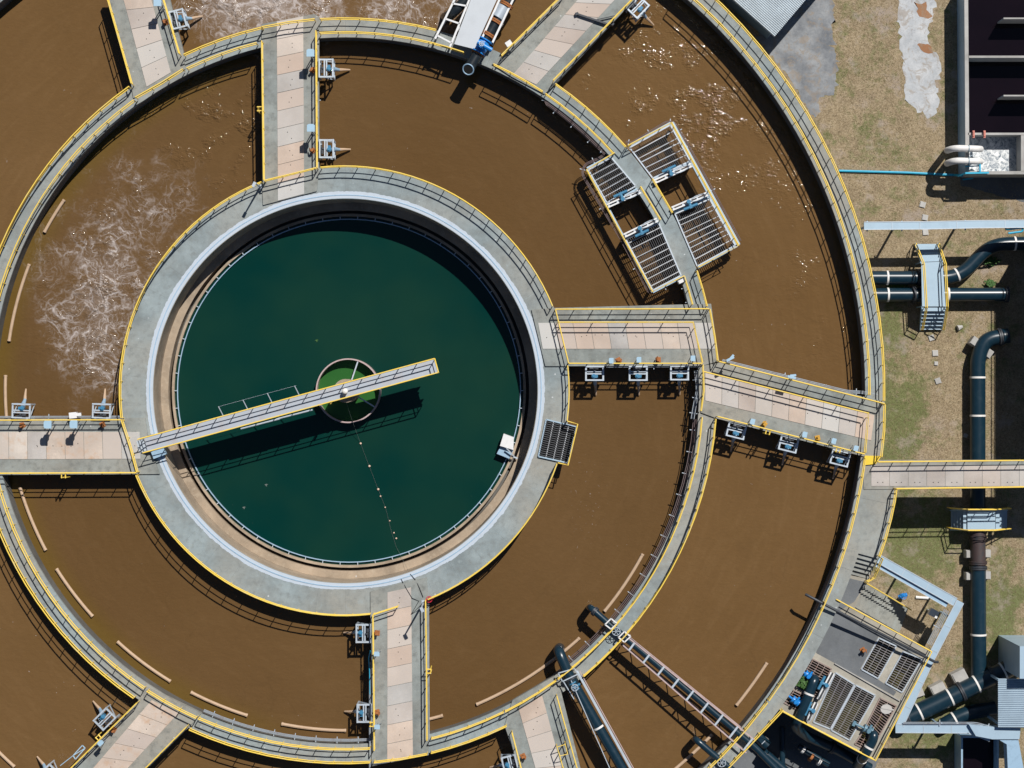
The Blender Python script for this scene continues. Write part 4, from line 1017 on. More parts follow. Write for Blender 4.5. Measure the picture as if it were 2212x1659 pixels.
for a,b in ((TA,TB),(TA2,TB2)):
    g=MB(); g.bar(a,b,.085,.12); g.build('chord',M['pinkrack'],t,smooth=False)
    g=MB(); lo=Vector((0,0,-1.1)); g.bar(a+lo,b+lo,.10,.10)
    for i in range(14): g.bar(a.lerp(b,i/14)+(lo if i%2 else lo*0),a.lerp(b,(i+1)/14)+(lo*0 if i%2 else lo),.05,.05)
    g.build('web',M['pinkrack'],t,smooth=False)
for i in range(9):
    u=(i+.4)/8.6; g=MB(); g.bar(TA.lerp(TB,u)+Vector((0,0,.03)),TA2.lerp(TB2,u)+Vector((0,0,.03)),.13,.09); g.build('cross_piece',M['steel'],t,smooth=False)
for cx,cy in ((1318,1347),(1347,1375)):
    q=[P(cx+dx,cy+dy,.85) for dx,dy in ((-11,2),(2,-11),(15,0),(2,12))]
    g=MB(); g.path(q+[q[0]],.08,.08)
    for p in q[::2]: g.bar(p,p-Vector((0,0,.85)),.06,.06)
    g.build('saddle_frame',M['whitebox'],t,smooth=False)
def handwheel(label,px,py,z,r=.27):
    p=P(px,py,z); t=thing('valve_spindle',label,'handwheel',P(px,py,0))
    g=MB(); wheel(g,p,r); g.build('handwheel',M['steel'],t)
    g=MB(); g.tube([p-Vector((0,0,z)),p],.035,8); g.build('spindle',M['darkst'],t)
handwheel('spoked handwheel above the slim trussed pipe on the ring walkway',1331,1364,1.0)
handwheel('spoked handwheel above the hooked pipe at the bottom edge',1559,1648,1.0)
# pipe rack and pipes at the top
t=thing('pipe_rack','white steel rack with pale cover plate and pipes at the top edge','rack',P(1010,60,0))
g=MB(); q=Q([(1026,-25),(1084,-25),(1025,106),(981,95)],1.12)[::-1]; g.prism(q,1.06,1.12); g.build('cover_plate',M['rackplate'],t,smooth=False)
for p,q in (((994,-25),(940,84)),((1024,-25),(972,102)),((1120,-25),(1064,92)),((1090,-25),(1030,108))):
    g=MB(); g.bar(P(*p,1.0),P(*q,1.0),.13,.16); g.bar(P(*p,-.2),P(*q,-.2),.1,.12)
    a0,b0=P(*p,.95),P(*q,.95)
    for i in range(5): g.bar(a0.lerp(b0,i/5)-Vector((0,0,1.1 if i%2 else 0)),a0.lerp(b0,(i+1)/5)-Vector((0,0,0 if i%2 else 1.1)),.06,.06)
    g.build('beam',M['whitebox'],t,smooth=False)
for u in (.30,.60,.93):
    g=MB(); g.bar(P(994,-25,1.02).lerp(P(940,84,1.02),u),P(1024,-25,1.02).lerp(P(972,102,1.02),u),.11,.12); g.build('cross_piece',M['whitebox'],t,smooth=False)
pipe('black elbow pipe on the left side of the top pipe rack',[P(1030,-25,.65),P(1005,2,.65),P(972,33,.6),P(962,38,-1.7)],.36,'pipeblk',fil=.9)
pipe('black outfall pipe with open mouth beyond the bright blue valve',[P(1120,-30,.75),P(1063,62,.75),P(1025,128,.75)],.36,'pipeblk',flanges=(.25,.48,.66,.90),fil=.3,flmat='rust')
g=MB()
o0=P(1033,115,.75); o1=P(1014,147,.78); dd=(o1-o0).normalized(); o2=o1+dd*.15+Vector((0,0,.22))
g.tube([o0,o1,o2],[.37,.38,.38],18)
t2=thing('pipe_mouth','flared open mouth of the black outfall pipe over the brown water','pipe end',o0); 
g.build('body',M['pipeblk'],t2)
axm=(o2-o1).normalized(); g=MB(); g.ring(o2,.37,.045,24,8,axm); g.build('lip',M['steelb'],t2)
g=MB(); g.tube([o2-axm*.02,o2+axm*.012],.32,18); g.build('mouth_shade_disc',M['holeshade'],t2)  # black disc on the closed end paints the mouth's dark inside
valve_on('bright blue motor valve on the outfall pipe at the top',P(1041,100,.8),P(1025,128)-P(1063,62),.78,'valve',.16)
g=MB(); a,b=P(1088,14,.78),P(1074,38,.78); g.tube([a,b],.43,20); tag(g.build('pipe_sleeve',M['steel']),'shiny silver sleeve on the outfall pipe near the top edge','sleeve')
g=MB(); p=P(1099,94,1.0); g.box((p.x,p.y,.85),(.42,.34,.45),.6); g.bar((p.x,p.y,.1),(p.x,p.y,.7),.08,.08); tag(g.build('junction_box',M['whitebox']),'white box on a post between the outfall pipe and diagonal bridge','box')

# ================================================================ RIGHT YARD
# pale trays
def tray(label,path,w_,z,hgt=.18,legs=(),mat='tray',zl=GZ):
    t=thing('cable_tray',label,'cable tray',P(*path[0],z))
    g=MB()
    pts=Q(path,z)
    for i,(a,b) in enumerate(zip(pts[:-1],pts[1:])): g.bar(a-(b-a).normalized()*w_*.45*(i>0)+Vector((0,0,.003*i)),b+Vector((0,0,.003*i)),w_,hgt)
    g.build('trough',M[mat],t,smooth=False)
    g=MB()
    for a,b in zip(pts[:-1],pts[1:]):
        L=(b-a).length; k=1; sdv=Vector(((b-a).y,-(b-a).x,0)).normalized()*w_/2
        while k*1.9<L:
            c=a+(b-a)*(k*1.9/L)+Vector((0,0,hgt/2+.012)); g.bar(c-sdv,c+sdv,.035,.016); k+=1
        for sg in (1,-1): g.bar(a+sdv*sg*1.1+Vector((0,0,hgt/2)),b+sdv*sg*1.1+Vector((0,0,hgt/2)),.05,.05)
    g.build('cover_joints',M['steel'],t,smooth=False)
    for x,y in legs:
        g=MB(); p=P(x,y,z); g.bar((p.x,p.y,zl),(p.x,p.y,z-hgt/2),.12,.12); g.bar((p.x,p.y-.35,z-hgt/2-.05),(p.x,p.y+.35,z-hgt/2-.05),.08,.08); g.build('leg',M['steelb'],t,smooth=False)
    return t
tray('long pale blue tray on legs crossing the grass above the twin pipes',[(1866,488),(2006,487),(2110,484.5),(2260,483)],.46,-1.1,legs=((1874,488),(1949,488),(2086,486)))
tray('pale blue tray running down beside the stairs to the grating platform',[(1898,1207),(2063,1300)],.50,-1.0,legs=((1965,1246),(2040,1290)))
tray('thin second tray of conduits inside the upper pale blue tray',[(1894,1218),(2046,1306)],.34,-1.15,mat='steelb')
tray('pale blue tray along the right edge of the grating platform',[(2074,1299),(2012,1418),(1943,1566)],.46,-1.0,legs=((2056,1335),))
tray('pale blue tray from platform corner right to the duct',[(1934,1573),(2092,1574),(2140,1592)],.52,-1.0,legs=((2035,1572),))
conduits('grey conduits inside the right tray bend',Q([(2045,1318),(2007,1392)],-1.2),4,.1)
conduits('pair of grey conduits over the tray at bottom right',Q([(1951,1562),(2110,1562),(2160,1578)],-.75),2,.1)
# cyan pipes
g=MB(); g.tube([P(1812,369,GZ+.1),P(1960,373,GZ+.1),P(2060,378,GZ+.1),P(2078,379,-2.7)],.085,8); tag(g.build('water_pipe',M['cyan']),'thin bright cyan pipe crossing the grass to the white pipes','pipe')
g=MB(); g.tube(fillet(Q([(2172,486),(2172,496),(2209,492),(2209,500),(2178,504)],-1.2),.15,3),.07,8); tag(g.build('water_pipe',M['cyan']),'zigzag cyan pipe under the pale blue tray at the right edge','pipe')
g=MB(); g.bar(P(2085,374,-2.0),P(2136,373,-2.0),.12,.1); g.bar(P(2117,354,-2.0),P(2117,372,-2.0),.1,.1); g.bar(P(2085,360,-2.2),P(2118,358,-2.2),.08,.08); g.bar(P(2069,380,-2.6),P(2086,374,-2.0),.1,.1)
tag(g.build('pipe_bracket',M['cyan']),'cyan pipe manifold on the wall below the white pipes','pipework')
# dark concrete tank at top right
TZ=-2.2
t=thing('settling_tank','dark water concrete tank with pale wall tops at the top right corner','tank',P(2150,150,GZ))
def twall(p,q,wd,nm,capw=None,cap='pale',wallm='pale',top=TZ):
    a,b=P(*p,top),P(*q,top); h=top-GZ
    g=MB(); g.bar(a-Vector((0,0,h/2+.03)),b-Vector((0,0,h/2+.03)),wd,h-.06); g.build(nm,M[wallm],t,smooth=False)
    if capw: g=MB(); g.bar(a-Vector((0,0,.03)),b-Vector((0,0,.03)),capw,.06); g.build('wall_cap',M[cap],t,smooth=False)
twall((2087,-40),(2090,375),.22,'wall',.26,wallm='steelb')
for y in (122.5,289): twall((2091.5,y),(2300,y),.13,'cross_wall',.15)
for y in (39.5,206.5): twall((2168,y),(2300,y),.09,'baffle',.10)
twall((2094,373),(2300,373),.2,'outlet_wall',.22); twall((2209,292),(2209,370),.2,'outlet_wall',.22)
structure('tank_water',MB().sheet(Q([(2088,-60),(2320,-60),(2320,290),(2089,290)],-3.9)[::-1],-3.9),M['black'])
structure('frothing_water',MB().sheet(Q([(2090,289),(2209,289),(2209,373),(2090,373)],-3.5)[::-1],-3.5),M['froth'])
for x in (2103,2126.5):
    g=MB(); g.tube([P(x,284,-2.0),P(x,295,-2.0)],.07,8); g.box(P(x,290,-2.05),(.14,.5,.12)); tag(g.build('gate_lifter',M['redbr']),'faded red lifting fitting on the tank wall, '+('left' if x<2110 else 'right')+' one','fitting')
def goose(label,y0,y1):
    t=thing('discharge_pipe',label,'pipe',P(2041,y0,GZ))
    g=MB(); g.tube(fillet([P(2046,y0-2,GZ),P(2046,y0-2,-2.4),P(2062,y1,-1.55),P(2110,y1+1.5,-1.55),P(2118,y1+2,-2.6)],.5,6),.225,16); g.build('body',M['band'],t)
    g=MB(); p=P(2092,y1+1,-1.55); collar(g,p,(1,0,0),.25,.05); g.build('strap',M['valveg'],t)
goose('upper white goose neck pipe pouring into the frothing box',327,320)
goose('lower white goose neck pipe pouring into the frothing box',355,347)
g=MB(); g.bar(P(2080,388,-4.2),P(2102,385,-4.2),.1,.1); tag(g.build('water_pipe',M['cyan']),'short blue pipe lying in the shade below the tank','pipe')
# shed
t=thing('shed','small shed with pale ribbed metal roof at the top right','shed',P(1660,20,GZ))
q=Q([(1578,-10),(1669,80),(1739,-1),(1760,-26),(1600,-60)],-1.0)
c=Vector((0,0,0))
e0_,e1_=P(1672.5,80,-1.0),P(1741,-1,-1.0); up_=P(1575,-4,-1.0)-e0_
g=MB(); nr=22
A0=e0_; B0=e1_+(e1_-e0_)*1.2; W=(B0-A0); nW=int(W.length/.13)
vs_=[];fs=[]
for i in range(nW*2+1):
    b_=A0+W*(i/(nW*2)); zz=.045*(1 if i%2 else -1)
    vs_+=[b_+Vector((0,0,zz)),b_+up_*2.0+Vector((0,0,zz+.6))]
for i in range(nW*2): fs.append((2*i,2*i+1,2*i+3,2*i+2)[::-1])
g.add(vs_,fs); g.build('roof',M['roof'],t,smooth=False)
g=MB(); u2=up_.normalized(); wn=W.normalized()
a=A0+u2*.35+wn*.35; b=A0+u2*.35+W-wn*.3; 
g.prism([p.xy for p in (a,b,b+up_*1.8,a+up_*1.8)][::1],GZ,-1.12); g.build('wall',M['steelb'],t,smooth=False)

# stepover stairs
def stepover(label,deck,steps_a,steps_b,z,rails,sides=True):
    t=thing('stepover_stair',label,'stair',P(*deck[0],GZ))
    q=Q(deck,z); ar=sum(q[k-1].x*q[k].y-q[k].x*q[k-1].y for k in range(4)); q=q if ar>0 else q[::-1]
    g=MB(); g.prism(q,z-.08,z); g.build('landing',M['tray'],t,smooth=False)
    for (a0,a1,b0,b1,n) in (steps_a,steps_b):
        # a0-a1: edge at the deck; b0-b1: edge at the ground
        A0_,A1_,B0_,B1_=P(*a0,z),P(*a1,z),P(*b0,GZ+.1),P(*b1,GZ+.1)
        for i in range(1,n+1):
            u=(i-.5)/(n); l=A0_.lerp(B0_,u); r=A1_.lerp(B1_,u); d=(B0_-A0_); d.z=0; d.normalize()
            g=MB(); g.bar(l+Vector((0,0,0)),r,.26,.05,up=(0,0,1)); g.build('tread',M['tray'],t,smooth=False)
        for l,b in ((A0_,B0_),(A1_,B1_)):
            g=MB(); g.bar(l-Vector((0,0,.1)),b-Vector((0,0,.02)),.07,.26); g.build('stringer',M['steelb'],t,smooth=False)
    for path in rails:
        pts=[P(x,y,zz+.95) for x,y,zz in path]
        g=MB(); g.tube(pts,.045,6); g.build('top_rail',M['yellow'],t)
        g=MB(); g.tube([p-Vector((0,0,.48)) for p in pts],.036,6); g.build('mid_rail',M['yellow'],t)
        for p in pts:
            g=MB(); g.tube([p-Vector((0,0,1.0)),p],.032,6); g.build('post',M['yellow'],t)
    for x,y in deck:
        g=MB(); p=P(x,y,z); g.bar((p.x,p.y,GZ),(p.x,p.y,z-.09),.09,.09); g.build('leg',M['steelb'],t,smooth=False)
    return t
SZ=-2.75
stepover('grey blue stepover stair with yellow rails across the twin dark pipes',[(1990,567),(2036,565),(2043,662),(1992,662)],
 ((1990,565),(2036,563),(1977,528),(2025,528),6),((1992,664),(2042,664),(1987,712),(2034,712),6),SZ,
 [[(1979,526,GZ+.1),(1997,570,SZ),(2003,664,SZ),(1994,712,GZ+.1)],[(2029,526,GZ+.1),(2044,570,SZ),(2048,662,SZ),(2040,712,GZ+.1)]])
stepover('smaller stepover stair across the upright pipe, half in footbridge shade',[(2090,1102),(2150,1102),(2150,1144),(2090,1144)],
 ((2088,1102),(2088,1144),(2055,1102),(2055,1144),5),((2152,1102),(2152,1144),(2174,1102),(2174,1144),4),SZ,
 [[(2053,1098,GZ+.1),(2092,1101,SZ),(2150,1101,SZ),(2184,1098,GZ+.1)],[(2052,1141,GZ+.1),(2092,1146,SZ),(2150,1146,SZ),(2184,1142,GZ+.1)]])

# landing and stairs below the footbridge
t=thing('landing','grey concrete landing and steps below the footbridge, down to the platform','landing',P(1880,1130,GZ))
g=MB()
lo=[P(1866,1057),P(1937,1057),P(1934,1082),P(1926,1120),P(1914,1165),P(1897,1207),P(1838,1191)]
arcp=[pol(36.25,a) for a in [ang(P(1838,1191))+ (ang(P(1866,1057))-ang(P(1838,1191)))*k/8 for k in range(1,8)]]
pl=[p for p in lo]+arcp; g.prism([p.xy for p in pl][::-1],GZ,-.004); g.build('deck',M['deck'],t,smooth=False)
s0,s1=P(1838,1191),P(1897,1207); dn=(P(1824,1238)-P(1838,1191)); dn.z=0
for k in range(5):
    u0,u1=k/5,(k+1)/5; z=-.19*(k+1)+.02
    q=[s0+dn*u0,s1+dn*u0+Vector((-.02*k,0,0)),s1+dn*u1,s0+dn*u1]
    ar=sum(q[i-1].x*q[i].y-q[i].x*q[i-1].y for i in range(4)); q=q if ar>0 else q[::-1]
    g=MB(); g.prism([p.xy for p in q],GZ,z-.004*0); g.build('step',M['deck'],t,smooth=False)
# platform with recesses for the gratings
T=lambda x,y:(1659+x/4,1244.25+y/4)
GR=[('wide rusty grating with green weed beside the upper bright blue valve',[T(338,692),T(548,802),T(412,1048),T(200,932)],'graterust','graterust',0),
    ('small rusty grating under the lower bright blue valve',[T(170,960),T(345,1045),T(262,1158),T(92,1068)],'graterust','graterust',0),
    ('left dark steel grating of the pair on the grey screed',[T(958,535),T(1108,605),T(950,885),T(806,805)],'gratemid','steel',0),
    ('right dark steel grating of the pair on the grey screed',[T(1168,652),T(1330,715),T(1158,1005),T(1015,925)],'gratemid','steel',0),
    ('left grating of the wide pair beside the sluice gates',[T(582,835),T(746,938),T(538,1322),T(392,1262)],'gratemid','steel',1),
    ('right grating of the wide pair, beside the pale concrete strip',[T(756,942),T(926,1032),T(704,1418),T(546,1332)],'gratemid','steel',1),
    ('rusty grating holding a round grey board near the right edge',[T(968,1054),T(1108,1122),T(935,1425),T(838,1310)],'graterust','graterust',0),
    ('short rusty grating under the grey valve at the bottom edge',[T(838,1318),T(905,1358),T(838,1492),T(750,1450)],'graterust','graterust',0)]
def shrink(q,k): c=sum((Vector(p) for p in q),Vector((0,0)))/4; return [tuple(c+(Vector(p)-c)*k) for p in q]
pa=[ang(P(1661,1514)),ang(P(1816,1236))]
edge=[pol(36.1,pa[0]+(pa[1]-pa[0])*k/10) for k in range(11)]
outer=[p.xy for p in Q([(1816,1238),(1880,1252),(1869,1257),(1847,1313.5),(2013,1408.5),(1891,1644.5),(1686,1535)],PZ)]+[p.xy for p in edge][0:10]
t=thing('platform','raised concrete platform with gratings, blue valves and dark screed at lower right','platform',P(1850,1450,GZ))
holes=[[p.xy for p in Q(shrink(q,.97),PZ)] for _,q,*_r in GR]
g=MB(); g.prism(outer,-1.5,PZ,holes); g.build('slab',M['plat'],t,smooth=False)
g=MB(); g.prism([p.xy for p in Q([(1818,1300),(2010,1409),(1889,1640),(1688,1533)],PZ)],GZ,-2.6); g.build('base',M['wall'],t,smooth=False)
wl=Q([(1845,1304),(1816,1299),(2011,1408.5),(1890,1642),(1687,1534)],PZ); wl=Q([(1816,1299),(2011,1408.5),(1890,1642),(1687,1534)],PZ)
for a,b in zip(wl,wl[1:]+wl[:1]):
    g=MB(); k=Vector((0,0,-2.27-PZ)); cc=sum(wl,Vector())/4; ins=lambda p:p+(cc-p).normalized()*.12
    g.bar(ins(a)+k,ins(b)+k,.2,1.53); g.build('side_wall',M['wall'],t,smooth=False)
structure('sump_water',MB().sheet([p.xy for p in Q([(1820,1303),(2006,1410),(1886,1634),(1692,1533)],PZ)][::-1],-2.35),M['murk'])
# screed sheet around the upper gratings
scr=[p.xy for p in Q([(1826,1243),(1874,1256),(1846,1301),(1812,1293),T(520,300)[:2],T(470,250)[:2],T(345,545),T(420,640),T(415,670),T(585,755),T(1120,1055),T(1200,985),T(1330,715),T(1168,652),T(1108,600),T(640,320)],PZ)]
scr=[p.xy for p in Q([T(490,235),T(1340,655),T(1332,712),T(1172,640),T(1012,920),T(1158,1010),T(1192,965),T(1110,1045),T(590,760),T(415,665),T(430,600),T(360,545)],PZ)]
scr=[p.xy for p in Q([(1822,1246),(1872,1258),(1845,1300),T(620,300),T(1335,690),T(1172,640),T(1000,555),T(955,522),T(792,808),T(950,893),T(1012,935),T(1110,1000),T(1085,1035),T(590,760),T(415,665),T(430,600),T(360,545),T(470,290)],PZ)]
g=MB(); g.sheet(scr,PZ+.004); g.build('dark_screed',M['asphalt'],t,smooth=False)
g=MB(); g.bar(P(*T(575,755),PZ+.06),P(*T(1140,1080),PZ+.06),.06,.12); g.bar(P(*T(1150,1075),PZ+.05),P(*T(1350,700),PZ+.05),.10,.1); g.build('kerb',M['pale'],t,smooth=False)
for l,q,mt,ed,k in GR:
    grating(l,q,PZ+.03,mt,fine=.42 if not k else .46,cross=.165 if not k else .14,edge=ed,cw=.040 if not k else .034,fw=.045,mat2=mt,group='gratings on the raised platform')
t=thing('stair','narrow concrete stair dropping from the platform to the grass, between yellow rails','stair',P(1900,1310,GZ))
n=17; zr=PZ-.2*n
a0,a1=P(1868,1258,PZ),P(1848,1312,PZ); b0=P(1962,1314,zr); dv=b0-a0; dv.z=0
for k in range(n):
    u0,u1=k/n,(k+1)/n; z=PZ-.2*(k+1)
    q=[a0+dv*u0,a0+dv*u1,a1+dv*u1,a1+dv*u0]; ar=sum(q[i-1].x*q[i].y-q[i].x*q[i-1].y for i in range(4)); q=q if ar>0 else q[::-1]
    g=MB(); g.prism([p.xy for p in q],GZ-.05,z); g.build('step',M['deckbr'],t,smooth=False)
r0=a0+Vector((0,0,RH)); r1=a0+dv+Vector((0,0,zr-PZ+RH))
st=thing('railing','sloping outer railing of the stair going down to the grass','railing',a0,0,'yellow railings along the walkways')
for nm,o in (('top_rail',0),('mid_rail',-.5)):
    g=MB(); g.tube([r0+Vector((0,0,o)),r1+Vector((0,0,o))],.045,6); g.build(nm,M['yellow'],st)
for k in range(5):
    g=MB(); p=r0.lerp(r1,k/4); g.tube([p-Vector((0,0,RH)),p],.033,6); g.build('post',M['yellow'],st)
railing('sloping short railing beside the steps under the landing',[P(1901,1204,0),P(1884,1245,-.9),P(1868,1254,-.95)],None)
# platform valves, pipes and gates
def bvalve(label,px,py,a,mat,s_=1.0):
    p=P(px,py,PZ+.3); d=Vector((math.cos(a),math.sin(a),0)); valve_on(label,p,d,.40*s_,mat)
    g=MB(); g.tube([p,p-d*.9*s_+Vector((0,0,.1))],.08,8); g.box(p-d*.95*s_+Vector((0,0,.1)),(.2,.36,.14),a); tag(g.build('valve_spindle',M[mat]),label.replace('valve','valve spindle, arm'),'valve arm')
bvalve('upper bright blue valve on the platform, beside green weed',*T(345,860),R(-38),'valve')
bvalve('lower bright blue valve on the platform, over the small grating',*T(235,1080),R(-38),'valve')
bvalve('grey blue valve on the platform near its bottom corner',*T(862,1328),R(-25),'valveg',1.1)
pipe('dark pipe hooped over the platform edge by the blue valves',[P(*T(395,905),-1.2),P(*T(405,885),-.35),P(*T(290,1190),-.35),P(*T(228,1300),-.9),P(*T(330,1385),-2.2),P(*T(560,1480),-2.6),P(*T(880,1660),-3.0)],.34,fil=.9,bands=(.16,),flanges=(.72,))
pipe('dark pipe curving over the bottom corner of the platform',[P(*T(880,1375),-1.1),P(*T(915,1370),-.4),P(*T(905,1420),-.4),P(*T(830,1560),-.5),P(*T(770,1640),-2.6)],.33,fil=.6,bands=(.35,.62))
sluice('upper sluice gate with pale beams on the platform',T(545,830),T(425,1060),-1,PZ+.55)
sluice('lower sluice gate with pale beams on the platform',T(405,1090),T(338,1235),-1,PZ+.55)
# window board in grating
g=MB(); p=P(*T(1022,1150),PZ+.12); g.prism([(p.x+.40*math.cos(k*.31),p.y+.33*math.sin(k*.31)) for k in range(20)],PZ+.10,PZ+.15); g.bar((p.x-.35,p.y+.1,PZ+.17),(p.x+.5,p.y-.05,PZ+.17),.1,.03)
tag(g.build('board',M['panelg'],smooth=False),'round grey board lying on the rusty grating near the right edge','board')
# weed on grating
g=MB(); rnd=random.Random(5)
for k in range(260):
    c=P(*T(322+rnd.gauss(0,26),932+rnd.gauss(0,22)),PZ+.15+rnd.random()*.35); a=rnd.random()*6.28; l=.13+.1*rnd.random()
    d=Vector((math.cos(a),math.sin(a),rnd.uniform(-.3,.5)))*l; s_=Vector((-d.y,d.x,rnd.uniform(-.03,.03)))*.4
    g.add([c-d*.5,c+s_,c+d*.5,c-s_],[(0,1,2,3)])
for k in range(14):
    c=P(*T(322+rnd.gauss(0,16),932+rnd.gauss(0,14)),PZ-.2); g.tube([c,c+Vector((rnd.gauss(0,.1),rnd.gauss(0,.1),.55))],.012,4)
tag(g.build('weed',M['plantm'],smooth=False),'bushy green weed growing through the rusty grating by the blue valve','plant')
def weeds(label,px,py,n,sp,z=GZ,hh=.35):
    g=MB(); rnd=random.Random(n)
    for k in range(n):
        c=P(px+rnd.gauss(0,sp),py+rnd.gauss(0,sp*.7),z+rnd.random()*hh); a=rnd.random()*6.28; l=.15+.12*rnd.random()
        d=Vector((math.cos(a),math.sin(a),rnd.uniform(-.2,.6)))*l; s_=Vector((-d.y,d.x,0))*.3
        g.add([c-d*.5,c+s_,c+d*.5,c-s_],[(0,1,2,3)])
    tag(g.build('weed',M['plantm'],smooth=False),label,'plant')
weeds('small bright green bush right of the twin pipe bend',2139,612,150,4)
weeds('thin weeds growing between the twin pipes left of the stepover',1938,617,170,12)
weeds('small weeds beside the shaded pipe bend at the right edge',2140,563,60,8)
# small yard items
t=thing('control_cabinet','white cabinet on a pole with long shadow beside the tray bend','cabinet',P(2016,1325,GZ))
p=P(2016,1324,-2.7); g=MB(); g.bar((p.x,p.y,GZ),(p.x,p.y,-2.9),.12,.12); g.build('leg',M['steel'],t)
g=MB(); g.box((p.x,p.y,-2.7),(.62,.5,.5),R(-28)); g.box((p.x+.1,p.y-.22,-2.5),(.25,.2,.2),R(-28)); g.build('box',M['whitebox'],t)
t=thing('standpipe_valve','small blue valve standing on the grass beside the stair','valve',P(1950,1288,GZ))
p=P(1950,1287,-3.8); g=MB(); g.tube([(p.x,p.y,GZ),(p.x,p.y,-3.6)],.1,8); g.tube([(p.x-.3,p.y-.1,-3.8),(p.x+.3,p.y+.1,-3.8)],.13,10); g.build('body',M['valve'],t)
g=MB(); wheel(g,Vector((p.x,p.y,-3.5)),.2); g.build('handwheel',M['valve'],t)
g=MB(); g.tube([P(1978,1290,GZ+.08),P(2006,1292,GZ+.08)],.1,8); tag(g.build('pipe_offcut',M['band']),'white pipe offcut lying on the grass inside the tray bend','pipe')
g=MB(); a=P(1748,1288,.55); b=P(2020,1430,-.35); g.tube([P(1740,1284,.4),a,P(1776,1303,.55),b,P(2026,1430,-.5)],.095,10)
tag(g.build('water_pipe',M['darkst']),'thin dark pipe running diagonally across the platform and out over the brown water','pipe')
t=thing('pipe_manifold','dark pipe cluster with round fittings in the pit at bottom right','pipework',P(1750,1630,-3.5))
g=MB(); g.tube([P(1725,1612,-3.2),P(1790,1652,-3.2)],.22,12); g.tube([P(1656,1630,-3.2),P(1700,1668,-3.2)],.3,12); g.tube([P(1690,1570,-3.6),P(1690,1680,-3.6)],.2,12); g.build('pipes',M['pipe'],t)
for x,y,r in ((1735,1619,.28),(1752,1635,.33),(1770,1645,.3)):
    g=MB(); collar(g,P(x,y,-3.2),P(1790,1652,0)-P(1725,1612,0),r,.18); g.build('flange',M['rust'] if r>.3 else M['band'],t)
for l,x,y in (('left',1682,1596),('right',1702,1640)):
    t=thing('pump',l+'most dark blue pump motor with cooling slots in the bottom right pit','pump',P(x-40,y,GZ))
    p=P(x-40,y,-3.6); d=Vector((.6,-.6,0)); g=MB(); g.tube([p-d*.8,p+d*.8],.36,16); g.box(p+Vector((0,0,.35)),(.4,.3,.25),-.8); g.build('motor',M['pipe'],t)
    g=MB()
    for k in range(4): c=p+d*(-.3+.2*k)+Vector((0,0,.34)); g.bar(c-Vector((.12,.12,0)),c+Vector((.12,.12,0)),.05,.06)
    g.build('fins',M['steel'],t); g=MB(); g.box((p.x,p.y,GZ+.25),(1.3,.8,.5),-.78); g.build('plinth',M['wall'],t,smooth=False)
# building bits bottom right
t=thing('duct','pale blue folded sheet duct at the bottom right corner','duct',P(2140,1590,GZ))
g=MB(); q=Q([(2093,1565),(2141,1570),(2205,1573),(2202,1597),(2144,1597),(2108,1590)],-.6)[::-1]; g.prism([p.xy for p in q],-1.3,-.6); g.build('box',M['tray'],t,smooth=False)
g=MB(); g.prism([p.xy for p in Q([(2158,1598),(2200,1598),(2215,1680),(2178,1680),(2175,1608)],-.7)][::-1],-1.6,-.72); g.build('drop_duct',M['steelb'],t,smooth=False)
g=MB(); p=P(2150,1583,-1.4); g.bar((p.x,p.y,GZ),(p.x,p.y,-1.31),.2,.2); g.build('leg',M['steelb'],t)
t=thing('canopy','ribbed grey blue metal canopy roof at the bottom right edge','canopy',P(2185,1520,GZ))
g=MB(); A0=P(2156,1466,-.2); B0=P(2156,1572,-.2); W=B0-A0; nW=26; ov=P(2260,1466,-.2)-A0; vs_=[];fs=[]
for i in range(nW*2+1):
    b_=A0+W*(i/(nW*2)); zz=.035*(1 if i%2 else -1); vs_+=[b_+Vector((0,0,zz)),b_+ov+Vector((0,0,zz+.1))]
for i in range(nW*2): fs.append((2*i,2*i+1,2*i+3,2*i+2))
g.add(vs_,fs); g.build('roof',M['roofdk'],t,smooth=False)
for x,y in ((2161,1471),(2161,1566)):
    g=MB(); p=P(x,y,-.3); g.bar((p.x,p.y,GZ),(p.x,p.y,-.3),.14,.14); g.build('column',M['steelb'],t)
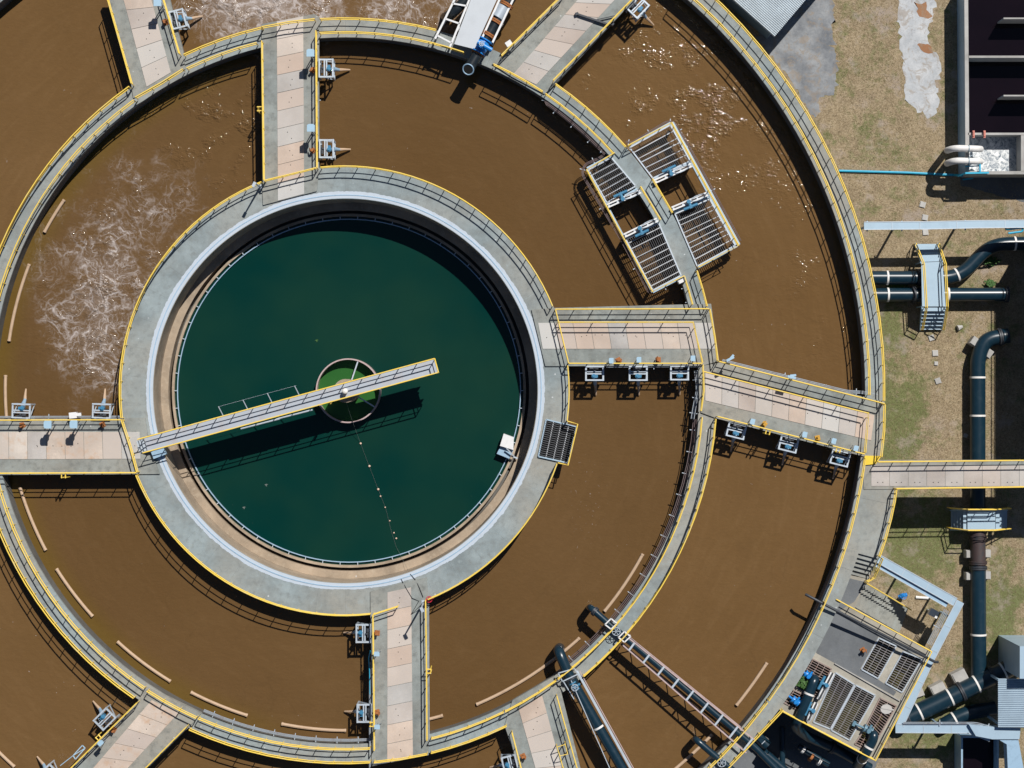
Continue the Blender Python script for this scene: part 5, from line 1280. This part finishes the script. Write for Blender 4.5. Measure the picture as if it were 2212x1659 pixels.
g=MB(); g.prism([p.xy for p in Q([(2203,1396),(2260,1396),(2260,1466),(2203,1466)],1.2)][::-1],GZ,1.2); tag(g.build('plant_room',M['tray'],smooth=False),'pale blue box building cut by the right edge above the ribbed canopy','building')
t=thing('open_tank','dark open steel tank with thin pale rim at bottom right','tank',P(2120,1640,GZ))
q=Q([(2078,1592),(2156,1592),(2156,1700),(2078,1700)],-2.4)
for a,b in zip(q,q[1:]+q[:1]):
    g=MB(); g.bar(a-Vector((0,0,1.0)),b-Vector((0,0,1.0)),.12,2.0); g.build('wall',M['steelb'],t,smooth=False)
structure('open_tank_water',MB().sheet([p.xy for p in Q([(2080,1594),(2154,1594),(2154,1698),(2080,1698)],-3.4)][::-1],-3.4),M['black'])
# tall building beyond the right edge that shades the yard
t=thing('process_building','tall plain concrete building just beyond the right edge, shading the yard','building',Vector((46,3.5,GZ)))
g=MB(); g.prism([(36.95,-5.2),(60,-5.2),(60,12.3),(36.95,12.3)],GZ,3.5); g.build('wall',M['wall'],t,smooth=False)
g=MB(); g.prism([(36.85,-5.3),(60,-5.3),(60,12.4),(36.85,12.4)],3.5,3.7); g.build('roof',M['pale'],t,smooth=False)
railing('yellow roof railing of the building beyond the right edge',[Vector((37.0,-5.1,0)),Vector((37.0,12.2,0))],3.7)

# short dry grass standing on the yard (stuff)
g=MB(); rnd=random.Random(11)
for k in range(26000):
    px=rnd.uniform(1690,2230); py=rnd.uniform(-30,1680)
    c=P(px,py,GZ); d=math.hypot(c.x-C.x,c.y-C.y)
    if d<36.6 or (1790<px<2025 and 1190<py<1660 and px<1990) : continue
    if px>2072 and py<395: continue
    if 1690<px<1812 and py<260: continue
    if 1936<px<2032 and py<260: continue
    a=rnd.random()*6.283; l=rnd.uniform(.05,.13); h=rnd.uniform(.04,.10); e=Vector((math.cos(a),math.sin(a),0))
    g.add([c-e*.02+Vector((0,0,-.01)),c+Vector((-e.y,e.x,0))*.035+Vector((0,0,-.01)),c+e*l+Vector((0,0,h))],[(0,1,2)])
tag(g.build('grass',M['tufts'],smooth=False),'short dry tan and green grass tufts over the yard','grass',None,'stuff')
